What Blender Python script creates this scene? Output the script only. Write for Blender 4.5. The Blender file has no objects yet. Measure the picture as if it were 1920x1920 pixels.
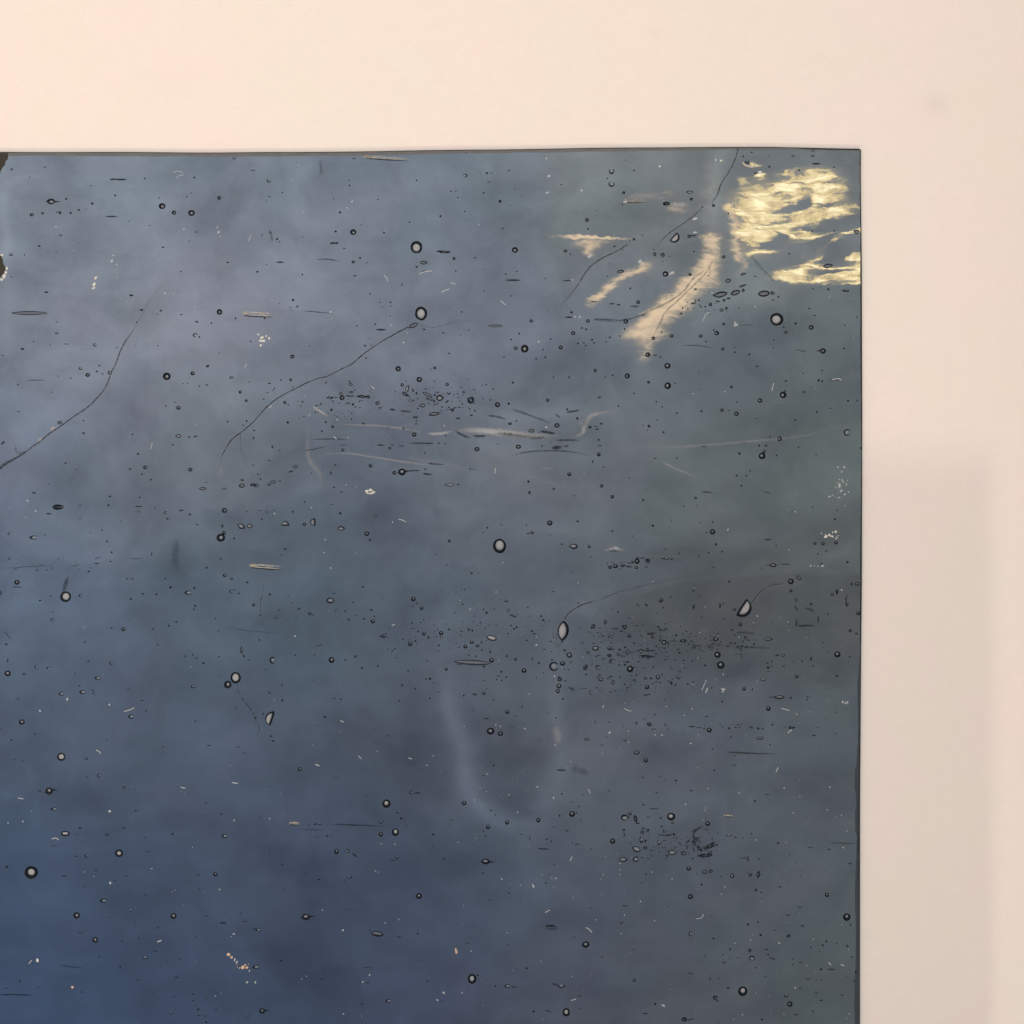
import bpy, math, random
from mathutils import Vector, Matrix
random.seed(7)
SC = bpy.context.scene
COL = SC.collection

# ------------------------------------------------------------------ units
S = 0.00015                      # metres per reference unit (the close-up is 0.288 m wide)
CX = CY = 960.0
def X(px): return (px - CX) * S
def Y(py): return (CY - py) * S
HALF = 0.144
H = HALF / math.tan(math.radians(20))      # lens height above the glass
K = H / S
TOPZ = 0.0                        # top face of the glass
THICK = 0.0006

def lin(c):
    c = c / 255.0
    return c / 12.92 if c <= 0.04045 else ((c + 0.055) / 1.055) ** 2.4
def L3(c): return [lin(v) for v in c]

# ------------------------------------------------------------------ camera
cam = bpy.data.cameras.new('camera')
camo = bpy.data.objects.new('camera', cam); COL.objects.link(camo)
cam.angle = math.radians(40); cam.clip_start = 0.01; cam.clip_end = 200
camo.location = (0, 0, H)
SC.camera = camo
SC.view_settings.view_transform = 'Standard'
SC.view_settings.look = 'None'
SC.view_settings.exposure = 0.0
SC.view_settings.gamma = 1.0
SC.view_settings.use_curve_mapping = False

# ------------------------------------------------------------------ sun (low, veiled evening sun behind the viewer)
SUN_EL = 26.0
sun = bpy.data.lights.new('sun', 'SUN')
suno = bpy.data.objects.new('sun', sun); COL.objects.link(suno)
sun.energy = 0.8; sun.angle = math.radians(1.5); sun.color = (1.0, 0.90, 0.74)
suno.rotation_euler = (math.radians(90 - SUN_EL), 0, 0)

# ------------------------------------------------------------------ world: clear sky behind broken evening cloud
F0 = 0.111
GLASS_BASE = (0.020, 0.028, 0.044)
IRR = (1.03, 1.0, 0.98)
HORIZON = (1.21, 0.925, 0.775, 1)
world = bpy.data.worlds.new('World'); SC.world = world; world.use_nodes = True
nt = world.node_tree; nt.nodes.clear()
class NB:
    def __init__(s, nt): s.nt = nt
    def _in(s, sock, v):
        if isinstance(v, bpy.types.NodeSocket): s.nt.links.new(v, sock)
        elif v is not None: sock.default_value = v
    def m(s, op, a, b=None, c=None, clamp=False):
        n = s.nt.nodes.new('ShaderNodeMath'); n.operation = op; n.use_clamp = clamp
        s._in(n.inputs[0], a); s._in(n.inputs[1], b); s._in(n.inputs[2], c)
        return n.outputs[0]
    def v(s, op, a, b=None, c=None, scale=None):
        n = s.nt.nodes.new('ShaderNodeVectorMath'); n.operation = op
        s._in(n.inputs[0], a); s._in(n.inputs[1], b); s._in(n.inputs[2], c)
        if scale is not None: s._in(n.inputs['Scale'], scale)
        return n.outputs['Value'] if op in ('DOT_PRODUCT', 'LENGTH') else n.outputs[0]
    def xyz(s, x, y, z):
        n = s.nt.nodes.new('ShaderNodeCombineXYZ')
        s._in(n.inputs[0], x); s._in(n.inputs[1], y); s._in(n.inputs[2], z); return n.outputs[0]
    def sep(s, v):
        n = s.nt.nodes.new('ShaderNodeSeparateXYZ'); s._in(n.inputs[0], v); return n.outputs
    def noise(s, v, scale, detail=3, rough=0.5, dist=0.0):
        n = s.nt.nodes.new('ShaderNodeTexNoise'); n.noise_dimensions = '3D'
        s._in(n.inputs['Vector'], v); n.inputs['Scale'].default_value = scale
        n.inputs['Detail'].default_value = detail; n.inputs['Roughness'].default_value = rough
        n.inputs['Distortion'].default_value = dist
        return n.outputs
    def gauss(s, P, cx, cy, rx, ry, rot=0):
        n = s.nt.nodes.new('ShaderNodeMapping'); n.vector_type = 'TEXTURE'
        s._in(n.inputs['Vector'], P)
        n.inputs['Location'].default_value = (cx, cy, 0)
        n.inputs['Rotation'].default_value = (0, 0, math.radians(-rot))
        n.inputs['Scale'].default_value = (rx, ry, 1)
        d = s.v('DOT_PRODUCT', n.outputs[0], n.outputs[0])
        return s.m('EXPONENT', s.m('MULTIPLY', d, -1.0))
    def after(s, P, acc):
        # evaluate strictly after acc: keeps the shader stack small
        return s.v('MULTIPLY_ADD', s.xyz(acc, acc, acc), (1e-9, 1e-9, 1e-9), P)
    def smooth(s, x, a, b):
        n = s.nt.nodes.new('ShaderNodeMapRange'); n.interpolation_type = 'SMOOTHSTEP'
        s._in(n.inputs[0], x); n.inputs[1].default_value = a; n.inputs[2].default_value = b
        return n.outputs[0]
    def mix(s, f, a, b):
        n = s.nt.nodes.new('ShaderNodeMix'); n.data_type = 'RGBA'
        s._in(n.inputs[0], f); s._in(n.inputs[6], a); s._in(n.inputs[7], b); return n.outputs[2]
B = NB(nt)
tc = nt.nodes.new('ShaderNodeTexCoord')
dx, dy, dz = B.sep(tc.outputs['Generated'])
dzc = B.m('MAXIMUM', dz, 0.05)
PX = B.m('MULTIPLY_ADD', B.m('DIVIDE', dx, dzc), K, CX)       # plan position on the cloud deck
PY = B.m('MULTIPLY_ADD', B.m('DIVIDE', dy, dzc), -K, CY)
P0 = B.xyz(PX, PY, 0.0)
# large soft warp
w1 = B.noise(B.v('SCALE', P0, scale=1/260.0), 1.0, 3, 0.55)['Color']
w1 = B.v('SUBTRACT', w1, (0.5, 0.5, 0.5))
P1 = B.v('MULTIPLY_ADD', w1, (200.0, 170.0, 0.0), P0)
def sky_of(c):
    gy = .3*c[0]+.55*c[1]+.15*c[2]
    l = L3([v*.91+gy*.09+d for v, d in zip(c, (1.5, .6, -1))])
    return [max(0.01, (l[i] - GLASS_BASE[i] * IRR[i]) / F0) for i in range(3)]
XS = [60, 320, 580, 840, 1100, 1360, 1570]
GRID = [
 (340, [(122,134,148),(118,130,146),(117,129,143),(114,127,144),(111,121,128),(110,118,124),(106,115,122)]),
 (600, [(119,129,145),(126,131,146),(117,126,142),(112,122,139),(101,113,128),( 96,108,118),( 94,104,112)]),
 (860, [(104,116,137),(112,120,132),( 90,103,118),(103,111,126),(101,110,120),( 90,100,106),( 90,100,104)]),
 (1120,[( 90,107,130),( 84, 98,115),( 80, 95,112),( 86, 99,114),( 91,100,112),( 82, 90, 96),( 90, 97,103)]),
 (1380,[( 76, 91,112),( 76, 89,109),( 73, 87,106),( 84, 93,109),( 88, 96,108),( 86, 94,108),( 83, 93,101)]),
 (1640,[( 64, 82,110),( 66, 80,103),( 68, 80,103),( 68, 82,103),( 77, 87,102),( 81, 89,101),( 79, 89, 98)]),
 (1880,[( 59, 77,107),( 61, 77,103),( 60, 74, 97),( 66, 78,102),( 76, 83, 97),( 80, 88, 99),( 78, 88, 95)]),
]
# colour of the deck: one ramp per band of sky, bands blended into each other
RS = 3.0
WX = B.sep(P1)
fx = B.m('DIVIDE', B.m('SUBTRACT', WX[0], 60.0), 1510.0, clamp=True)
base = None
for i, (yy, row) in enumerate(GRID):
    r = nt.nodes.new('ShaderNodeValToRGB'); r.color_ramp.interpolation = 'B_SPLINE'
    nt.links.new(fx if base is None else B.m('MULTIPLY_ADD', B.v('DOT_PRODUCT', base, (1, 1, 1)), 1e-9, fx), r.inputs[0])
    el = r.color_ramp.elements
    while len(el) < len(XS): el.new(0.5)
    for k_, (xx, c) in enumerate(zip(XS, row)):
        el[k_].position = (xx - 60) / 1510.0
        el[k_].color = (*[v / RS for v in sky_of(c)], 1)
    if base is None: base = r.outputs[0]
    else:
        y0 = GRID[i-1][0]
        base = B.mix(B.smooth(WX[1], y0-20, yy+20), base, r.outputs[0])
base = B.v('SCALE', base, scale=RS)
# cloud tufts and gaps (multiplicative)
LUM = [  # x, y, rx, ry, rot, gain
 (848,1310,18,60,2,.40),(860,1395,21,52,6,.46),(876,1462,24,36,16,.46),(912,1512,38,19,-35,.55),(968,1540,48,17,-8,.42),(1300,640,70,40,0,.08),(1050,1360,17,80,2,.36),(1030,1480,20,50,-20,.24),(955,1410,58,95,0,-.28),
 (730,1460,110,70,10,-.22),(770,1350,60,150,0,-.14),(230,700,200,110,35,.16),(470,640,150,60,30,.12),
 (620,870,130,45,0,-.22),(80,930,140,50,20,-.15),(330,1060,28,60,10,-.22),(190,1110,70,120,0,.12),
 (560,1020,40,120,0,.10),(1300,1180,190,70,4,-.20),(900,600,120,160,20,-.06),(1480,630,160,40,-8,-.14),
 (1345,340,26,90,-6,.42),(1395,500,60,60,0,.14),(1150,560,110,60,0,.14),(1010,1600,60,60,0,.14),(1310,600,36,60,-40,.22),(1215,690,22,50,0,.25),(380,880,30,90,-10,.12),(590,880,22,90,-8,.14),(700,960,90,40,0,-.14),(170,1500,90,30,10,-.14),(760,1180,30,140,6,-.10),(1120,1420,60,30,0,.10),(300,480,120,40,20,.10),(240,1560,40,80,30,.10),(90,790,120,34,38,.22),(150,870,140,26,38,-.12),(470,740,130,24,38,.16),(1030,780,150,12,-3,.2),(760,870,200,14,-6,.14),(1300,470,90,30,20,-.12),(1100,360,60,60,0,.15),(1180,860,300,30,-4,.16),
 (1010,690,120,50,10,-.12),(1250,690,40,60,0,.12),(1180,1000,160,50,10,.12),(1100,350,60,90,0,.10),(1500,1750,200,200,0,.14),(1550,900,70,200,0,.06),(640,1640,180,60,0,-.12),
 (480,1490,60,60,0,.10),(1370,1640,160,30,0,-.10),(1010,1740,80,120,0,.10),(480,1380,180,40,10,.16),
 (140,1300,70,140,20,.12),(560,1800,120,40,-20,-.18),(1430,545,110,30,12,.25),(1500,930,120,40,-10,.10),
 (400,1240,60,200,0,.10),(10,420,14,150,0,.22),(420,560,200,30,25,.12),(1390,1260,150,28,-5,-.14)]
P3 = B.v('MULTIPLY_ADD', w1, (46.0, 40.0, 0.0), P0)
# olive haze bank with a soft upright edge
XY = B.sep(P3)
ol = B.m('MULTIPLY', B.smooth(XY[0], 1000, 1048), B.m('SUBTRACT', 1.0, B.smooth(XY[1], 440, 700)))
base = B.mix(B.m('MULTIPLY', ol, 0.65), base, tuple(sky_of((114, 122, 128))) + (1,))
# dark bank with an arched top
arch = B.m('MULTIPLY_ADD', B.m('POWER', B.m('DIVIDE', B.m('SUBTRACT', PX, 1470.0), 340.0), 2.0), -52.0, B.m('SUBTRACT', PY, 1074.0))
ar = B.m('MULTIPLY', B.smooth(arch, -2, 9), B.m('SUBTRACT', 1.0, B.smooth(XY[1], 1150, 1310)))
ar = B.m('MULTIPLY', ar, B.smooth(XY[0], 1090, 1230))
base = B.mix(B.m('MULTIPLY', ar, 0.6), base, tuple(sky_of((80, 86, 92))) + (1,))
g = B.m('MULTIPLY_ADD', B.v('DOT_PRODUCT', base, (1, 1, 1)), 1e-9, 1.0)
for a in LUM:
    g = B.m('MULTIPLY_ADD', B.gauss(B.after(P3, g), *a[:5]), a[5], g)
P1 = B.after(P1, g)
n1 = B.noise(B.v('MULTIPLY', P1, (1/170.0, 1/120.0, 0)), 1.0, 5, 0.55)['Fac']
n2 = B.noise(B.v('MULTIPLY', P1, (1/50.0, 1/80.0, 0)), 1.0, 4, 0.65)['Fac']
g = B.m('MULTIPLY_ADD', B.m('SUBTRACT', n1, 0.5), 1.0, g)
g = B.m('MULTIPLY_ADD', B.m('SUBTRACT', n2, 0.5), 0.36, g)
n5 = B.noise(B.v('MULTIPLY', P3, (1/150.0, 1/100.0, 0)), 1.0, 6, 0.58)['Fac']
g = B.m('MULTIPLY_ADD', B.m('SUBTRACT', B.smooth(n5, 0.44, 0.56), 0.5), 0.09, g)
g = B.m('MAXIMUM', g, 0.25)
tint = B.noise(B.v('SCALE', P1, scale=1/210.0), 1.3, 3, 0.5)['Fac']
tint = B.smooth(tint, 0.38, 0.62)
tcol = B.mix(tint, (1.03, 1.0, 1.0, 1), (0.99, 1.004, 0.985, 1))
base = B.v('MULTIPLY', B.v('SCALE', base, scale=g), tcol)
# ripple-edged sunlit clouds
w2 = B.noise(B.v('MULTIPLY', P0, (1/60.0, 1/22.0, 0)), 1.0, 3, 0.6)['Color']
w2 = B.v('SUBTRACT', w2, (0.5, 0.5, 0.5))
P2 = B.v('MULTIPLY_ADD', w2, (34.0, 22.0, 0.0), B.v('SUBTRACT', P0, (6.0, 0.0, 0.0)))
SUNLIT = [
 (1490,390,98,62,0,.34),(1550,490,66,36,0,.22),
 (1408,400,28,46,0,.9),(1425,368,40,26,10,.8),(1470,352,50,22,6,.9),(1525,342,44,24,0,.9),(1550,365,36,20,-20,.6),
 (1500,395,62,20,-4,.9),(1450,412,44,20,0,.8),(1400,440,24,18,0,.8),(1412,462,30,11,5,.9),(1560,390,44,8,10,.45),
 (1470,425,60,10,0,.7),(1595,432,46,5,14,1.),(1555,446,50,6,22,1.),(1520,478,34,8,38,1.),(1500,500,34,8,20,1.),
 (1488,517,34,10,-4,1.1),(1540,522,30,6,10,.8),(1605,478,16,12,0,1.2),(1585,512,44,5,5,1.),(1400,330,14,5,0,.3),
 (1500,338,15,3.5,-8,-1.1),(1505,352,18,3.5,0,-1.1),(1545,378,20,4,10,-.9),(1462,398,44,5,4,-1.1),(1508,418,34,4,-8,-1.1),(1452,352,26,3.5,8,-1.),(1410,425,16,4,0,-.9),(1480,376,32,11,5,-1.9),(1438,383,20,6,0,-.7),(1445,432,9,16,10,-1.5),(1425,448,30,5,0,-1.1),(1520,412,40,7,8,-.6),
 (1545,432,60,7,12,.5),(1590,522,40,9,6,.8),(1610,430,20,10,10,.6),(1612,500,12,20,0,.6),(1455,505,24,8,20,.5),(1568,458,44,16,16,-1.7),(1598,482,12,8,0,.9),(1560,497,40,3.5,-3,1.0),(1570,510,24,4,0,-.7),(1520,450,60,9,14,-.9),(1410,300,12,5,0,.6),(1500,360,12,4,0,-.6),(1425,323,6,6,0,1.0),
 (1575,415,40,14,0,-.5)]
f = B.m('MULTIPLY', B.v('DOT_PRODUCT', base, (1, 1, 1)), 1e-9)
for a in SUNLIT:
    f = B.m('MULTIPLY_ADD', B.gauss(B.after(P2, f), *a[:5]), a[5], f)
n3 = B.noise(B.v('MULTIPLY', P0, (1/26.0, 1/11.0, 0)), 1.0, 3, 0.6)['Fac']
n4 = B.noise(B.v('MULTIPLY', P2, (1/44.0, 1/9.0, 0)), 1.0, 4, 0.62)['Fac']
fh = B.smooth(f, 0.02, 0.5)
fm_ = B.smooth(f, 0.08, 0.32)
f = B.m('MINIMUM', B.m('MULTIPLY', f, 0.82), 0.74)
f = B.m('MULTIPLY_ADD', B.m('MULTIPLY', B.m('SUBTRACT', n3, 0.5), fm_), 1.0, f)
f = B.m('MULTIPLY_ADD', B.m('MULTIPLY', B.m('SUBTRACT', n4, 0.5), fm_), 2.4, f)
m1 = B.smooth(f, 0.28, 0.70); m1b = B.smooth(f, 0.6, 1.15)
suncol = B.mix(m1b, (6.6, 5.1, 2.5, 1), (10.2, 9.0, 5.6, 1))
PINK = [
 (1296,535,4,38,-34,-.38),(1262,552,3.5,40,-46,-.36),(1240,592,3.5,34,-58,-.34),(1318,500,3.5,26,-12,-.32),(1160,524,34,3,34,-.3),(1285,545,74,36,42,.16),(1345,400,26,90,0,.10),(1180,540,60,26,36,.10),
 (1325,475,16,34,-4,1.),(1300,515,20,34,-30,1.1),(1268,555,18,34,-45,1.1),(1235,585,18,34,-60,1.),(1205,605,34,16,15,.9),(1205,625,40,11,0,.55),
 (1212,655,12,30,0,.5),(1145,538,42,8,36,.9),(1190,512,28,8,22,.8),(1118,560,20,8,30,.6),(1105,449,66,3.2,0,1.3),(1105,462,36,10,0,.75),(1108,472,18,10,0,.4),(1200,640,50,24,8,.28),(1335,335,20,80,-6,.20),(1440,545,100,36,6,.20),(1375,430,14,60,0,.35),
 (1106,478,8,8,0,.5),(1372,400,9,34,4,.7),(1370,450,8,30,4,.7),(1380,490,6,22,-14,.5),(1325,445,20,7,0,.5),(1265,390,30,6,0,.5),
 (1180,378,20,4,0,.45),(1250,362,16,8,0,.35),(1230,375,40,4,5,.3)]
q = B.m('MULTIPLY', f, 1e-9)
for a in PINK:
    q = B.m('MULTIPLY_ADD', B.gauss(B.after(P2, q), *a[:5]), a[5], q)
qh = B.smooth(q, 0.015, 0.6)
qm = B.smooth(q, 0.1, 0.5)
q = B.m('MULTIPLY_ADD', B.m('MULTIPLY', B.m('SUBTRACT', n3, 0.5), qm), 1.3, q)
q = B.m('MULTIPLY_ADD', B.m('MULTIPLY', B.m('SUBTRACT', n4, 0.5), qm), 1.5, q)
m2 = B.smooth(q, 0.14, 1.35)
col = B.mix(B.m('MULTIPLY', fh, 0.52), base, (2.9, 2.6, 1.9, 1))
col = B.mix(B.m('MULTIPLY', qh, 0.38), col, (2.5, 2.2, 1.65, 1))
col = B.mix(m2, col, (6.4, 4.85, 3.15, 1))
col = B.mix(m1, col, suncol)
def bg(c):
    n = nt.nodes.new('ShaderNodeBackground')
    if isinstance(c, bpy.types.NodeSocket): nt.links.new(c, n.inputs[0])
    else: n.inputs[0].default_value = c
    return n.outputs[0]
def mixs(f_, a_, b_):
    n = nt.nodes.new('ShaderNodeMixShader'); nt.links.new(f_, n.inputs[0]) if isinstance(f_, bpy.types.NodeSocket) else setattr(n.inputs[0], 'default_value', f_)
    nt.links.new(a_, n.inputs[1]); nt.links.new(b_, n.inputs[2]); return n.outputs[0]
# the sunlit tufts only exist in one part of the sky
bxm = B.m('MULTIPLY', B.m('LESS_THAN', B.m('ABSOLUTE', B.m('SUBTRACT', PX, 1330.0)), 400.0),
          B.m('LESS_THAN', B.m('ABSOLUTE', B.m('SUBTRACT', PY, 460.0)), 280.0))
over = mixs(bxm, bg(base), bg(col))
# warm veil toward the horizon
hz = B.m('SUBTRACT', 1.0, B.smooth(dz, 0.66, 0.84))
deck = mixs(hz, over, bg(HORIZON))
sk = nt.nodes.new('ShaderNodeTexSky'); sk.sky_type = 'NISHITA'; sk.sun_disc = False
sk.sun_elevation = math.radians(SUN_EL); sk.sun_rotation = math.radians(180)
bg1 = nt.nodes.new('ShaderNodeBackground'); nt.links.new(sk.outputs[0], bg1.inputs[0]); bg1.inputs[1].default_value = 0.1
wo = nt.nodes.new('ShaderNodeOutputWorld'); nt.links.new(mixs(0.97, bg1.outputs[0], deck), wo.inputs[0])
world.cycles.sampling_method = 'MANUAL'; world.cycles.sample_map_resolution = 512

# ------------------------------------------------------------------ materials
def newmat(name):
    m = bpy.data.materials.new(name); m.use_nodes = True
    b = m.node_tree.nodes['Principled BSDF']; return m, b, NB(m.node_tree)
def setp(b, col=None, rough=None, ior=None, spec=None):
    if col is not None: b.inputs['Base Color'].default_value = (*col, 1)
    if rough is not None: b.inputs['Roughness'].default_value = rough
    if ior is not None: b.inputs['IOR'].default_value = ior
    if spec is not None: b.inputs['Specular IOR Level'].default_value = spec

def wavy_normal(N, strength=1.0):
    nt_ = N.nt
    tco = nt_.nodes.new('ShaderNodeTexCoord').outputs['Object']
    geo = nt_.nodes.new('ShaderNodeNewGeometry').outputs['Normal']
    q = N.v('MULTIPLY_ADD', tco, (1/S, -1/S, 0), (CX, CY, 0))
    a = N.v('SUBTRACT', N.noise(N.v('MULTIPLY', q, (1/330.0, 1/210.0, 0)), 1.0, 2, 0.5)['Color'], (.5, .5, .5))
    b = N.v('SUBTRACT', N.noise(N.v('MULTIPLY', q, (1/90.0, 1/16.0, 0)), 1.0, 2, 0.5)['Color'], (.5, .5, .5))
    c = N.v('SUBTRACT', N.noise(N.v('MULTIPLY', q, (1/9.0, 1/9.0, 0)), 1.0, 1, 0.5)['Color'], (.5, .5, .5))
    msk = N.m('ADD', N.gauss(q, 1400, 430, 260, 190), 0.12)
    msk = N.m('ADD', msk, N.m('MULTIPLY', N.gauss(q, 930, 800, 330, 60, 0), 0.8))
    msk = N.m('ADD', msk, N.m('MULTIPLY', N.gauss(q, 1270, 1200, 220, 80, 0), 0.8))
    v = N.v('MULTIPLY', a, (0.010, 0.010, 0))
    v = N.v('ADD', v, N.v('SCALE', N.v('MULTIPLY', b, (0.006, 0.0055, 0)), scale=msk))
    v = N.v('ADD', v, N.v('MULTIPLY', c, (0.0011, 0.0011, 0)))
    return N.v('NORMALIZE', N.v('ADD', geo, v)), q

m_glass, b, N = newmat('smoky_blue_glass')
setp(b, GLASS_BASE, 0.0, 2.0)
nv, q = wavy_normal(N)
N.nt.links.new(nv, b.inputs['Normal'])
st = N.noise(N.v('MULTIPLY', q, (1/300.0, 1/60.0, 0)), 1.0, 4, 0.6)['Fac']
fine = N.noise(q, 0.35, 2, 0.6)['Fac']
k = N.m('MULTIPLY_ADD', N.m('SUBTRACT', st, 0.5), 0.7, 1.0)
k = N.m('MULTIPLY_ADD', N.m('SUBTRACT', fine, 0.5), 0.45, k)
N.nt.links.new(N.v('SCALE', GLASS_BASE, scale=k), b.inputs['Base Color'])
rr = N.noise(q, 0.012, 4, 0.6)['Fac']
N.nt.links.new(N.m('MULTIPLY', N.smooth(rr, 0.4, 0.75), 0.022), b.inputs['Roughness'])

m_edge, b, N = newmat('refracted_top_edge'); setp(b, (0.085, 0.082, 0.075), 0.35, 1.5, 0.3)  # refraction along the top edge, put into a grey-brown colour
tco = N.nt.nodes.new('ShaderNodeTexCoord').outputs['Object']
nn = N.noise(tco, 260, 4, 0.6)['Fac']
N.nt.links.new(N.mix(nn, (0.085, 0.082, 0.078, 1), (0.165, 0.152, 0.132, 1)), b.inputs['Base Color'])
m_edge2, b, N = newmat('dark_cut_edge'); setp(b, (0.010, 0.011, 0.012), 0.4, 1.5, 0.2)  # cut sides, and the dark refraction lines painted along the edges
m_edge3, b, N = newmat('refracted_right_edge'); setp(b, (0.040, 0.045, 0.050), 0.3, 1.5, 0.3)  # refraction along the right edge, painted as a dark colour
m_rim, b, N = newmat('refracted_bubble_rim'); setp(b, (0.005, 0.008, 0.012), 0.5, 1.3, 0.25)  # dark ring of total internal reflection, painted as base colour
m_rim2, b, N = newmat('thin_refracted_rim'); setp(b, (0.020, 0.028, 0.036), 0.5, 1.3, 0.25)  # weaker internal reflection ring, also painted as base colour
CORE = []  # light seen through the bubble centres, painted as pale tones
for i, c in enumerate([(0.125,0.14,0.16), (0.21,0.22,0.23), (0.33,0.33,0.32), (0.46,0.455,0.43), (0.085,0.10,0.12)]):
    m, b, N = newmat('bubble_core_%s' % 'abcde'[i])
    setp(b, c, 0.35, 1.4, 0.3)
    tco = N.nt.nodes.new('ShaderNodeTexCoord').outputs['Object']
    nn = N.noise(tco, 2200, 2, 0.5)['Fac']
    N.nt.links.new(N.mix(nn, (c[0]*.75, c[1]*.75, c[2]*.75, 1), (c[0]*1.2, c[1]*1.2, c[2]*1.2, 1)), b.inputs['Base Color'])
    CORE.append(m)
m_dust, b, N = newmat('pale_dust'); setp(b, (0.42, 0.43, 0.42), 0.8, 1.4, 0.2)
m_dust2, b, N = newmat('white_chip'); setp(b, (0.62, 0.61, 0.52), 0.5, 1.4, 0.4)
m_dust3, b, N = newmat('peach_chip'); setp(b, (0.62, 0.42, 0.27), 0.6, 1.4, 0.3)
m_dark, b, N = newmat('olive_brown_mark'); setp(b, (0.045, 0.040, 0.028), 0.6, 1.4, 0.2)
def stroke_mat(name, colr, rough=0.4):
    m, b, N = newmat(name); setp(b, colr, rough, 1.4, 0.2)
    at = N.nt.nodes.new('ShaderNodeAttribute'); at.attribute_name = 'cover'
    N.nt.links.new(at.outputs['Fac'], b.inputs['Alpha'])
    return m
m_sdark = stroke_mat('flaw_dark', (0.008, 0.012, 0.016))
m_spale = stroke_mat('pale_flaw_and_glint', (0.36, 0.37, 0.38))  # pale flaws, plus wave reflections and crack glints painted as colour
m_sbrown = stroke_mat('flaw_brown', (0.035, 0.032, 0.022))
m_swarm = stroke_mat('flaw_warm', (0.60, 0.54, 0.42))

m_paper, b, N = newmat('cream_paper'); setp(b, (0.84, 0.74, 0.655), 0.75, 1.45, 0.25)
tco = N.nt.nodes.new('ShaderNodeTexCoord').outputs['Object']
n_a = N.noise(tco, 22, 4, 0.6)['Fac']; n_b = N.noise(tco, 1500, 3, 0.6)['Fac']; n_c = N.noise(tco, 240, 3, 0.6)['Fac']
kk = N.m('MULTIPLY_ADD', N.m('SUBTRACT', n_b, .5), 0.11, 1.0)
kk = N.m('MULTIPLY_ADD', N.m('SUBTRACT', n_c, .5), 0.05, kk)
kc = N.mix(N.smooth(n_a, .35, .65), (0.872, 0.758, 0.665, 1), (0.848, 0.768, 0.652, 1))
q = N.v('MULTIPLY_ADD', tco, (1/S, -1/S, 0), (CX, CY, 0))
stain = N.gauss(q, 1758, 196, 26, 22)
stain = N.m('ADD', stain, N.m('MULTIPLY', N.gauss(q, 1228, 62, 14, 10), .5))
stain = N.m('ADD', stain, N.m('MULTIPLY', N.gauss(q, 318, 158, 60, 30), .3))
kk = N.m('MULTIPLY_ADD', stain, -0.06, kk)
N.nt.links.new(N.v('SCALE', kc, scale=kk), b.inputs['Base Color'])
bp = N.nt.nodes.new('ShaderNodeBump'); bp.inputs['Strength'].default_value = 0.25; bp.inputs['Distance'].default_value = 0.00006
N.nt.links.new(n_b, bp.inputs['Height']); N.nt.links.new(bp.outputs[0], b.inputs['Normal'])
m_card, b, N = newmat('brown_cardboard'); setp(b, (0.36, 0.24, 0.14), 0.8)
tco = N.nt.nodes.new('ShaderNodeTexCoord').outputs['Object']
nn = N.noise(N.v('MULTIPLY', tco, (40, 40, 300)), 1.0, 3, .6)['Fac']
N.nt.links.new(N.mix(nn, (0.32, 0.21, 0.12, 1), (0.40, 0.27, 0.16, 1)), b.inputs['Base Color'])
m_tape, b, N = newmat('packing_tape'); setp(b, (0.45, 0.36, 0.22), 0.25)

# ------------------------------------------------------------------ helpers
def mk(name, verts, faces, mats, parent=None, fm=None, smooth=False, cover=None):
    me = bpy.data.meshes.new(name)
    me.from_pydata(verts, [], faces)
    for m in (mats if isinstance(mats, (list, tuple)) else [mats]): me.materials.append(m)
    if fm:
        for p, i in zip(me.polygons, fm): p.material_index = i
    if smooth:
        for p in me.polygons: p.use_smooth = True
    if cover is not None:
        at = me.attributes.new('cover', 'FLOAT', 'POINT')
        for i, c in enumerate(cover): at.data[i].value = c
    me.update()
    o = bpy.data.objects.new(name, me); COL.objects.link(o)
    if parent: o.parent = parent
    return o
def box(verts, faces, x0, x1, y0, y1, z0, z1):
    n = len(verts)
    verts += [(x0,y0,z0),(x1,y0,z0),(x1,y1,z0),(x0,y1,z0),(x0,y0,z1),(x1,y0,z1),(x1,y1,z1),(x0,y1,z1)]
    faces += [tuple(n+i for i in f) for f in ((3,2,1,0),(4,5,6,7),(0,1,5,4),(1,2,6,5),(2,3,7,6),(3,0,4,7))]

# ------------------------------------------------------------------ setting
tb = mk('tabletop', [(-.75,-.75,-THICK-.03),(.75,-.75,-THICK-.03),(.75,.75,-THICK-.03),(-.75,.75,-THICK-.03),
     (-.75,-.75,-THICK),(.75,-.75,-THICK),(.75,.75,-THICK),(-.75,.75,-THICK)],
    [(3,2,1,0),(4,5,6,7),(0,1,5,4),(1,2,6,5),(2,3,7,6),(3,0,4,7)], m_paper)
tb['kind'] = 'structure'

# stand-in box added out of view: it throws the soft square shade on the paper
bx = bpy.data.objects.new('added_shadow_box', None); COL.objects.link(bx)
BY = Y(2640); BH = 0.268 * math.tan(math.radians(SUN_EL))
bx.location = (X(1180), BY - 0.06, -THICK)
bx['label'] = 'brown box added out of view below the glass sheet, stand-in for the unseen shadow caster'
bx['category'] = 'added box'
hw = (1862-1180)*S
v, fcs = [], []
box(v, fcs, -hw, hw, -.06, .06, 0, BH)
mk('shadow_box_body', v, fcs, m_card, bx)
v, fcs = [], []
box(v, fcs, -hw-.0003, hw+.0003, -.022, .022, BH-.05, BH+.0003)
mk('tape_strip', v, fcs, m_tape, bx)

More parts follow.
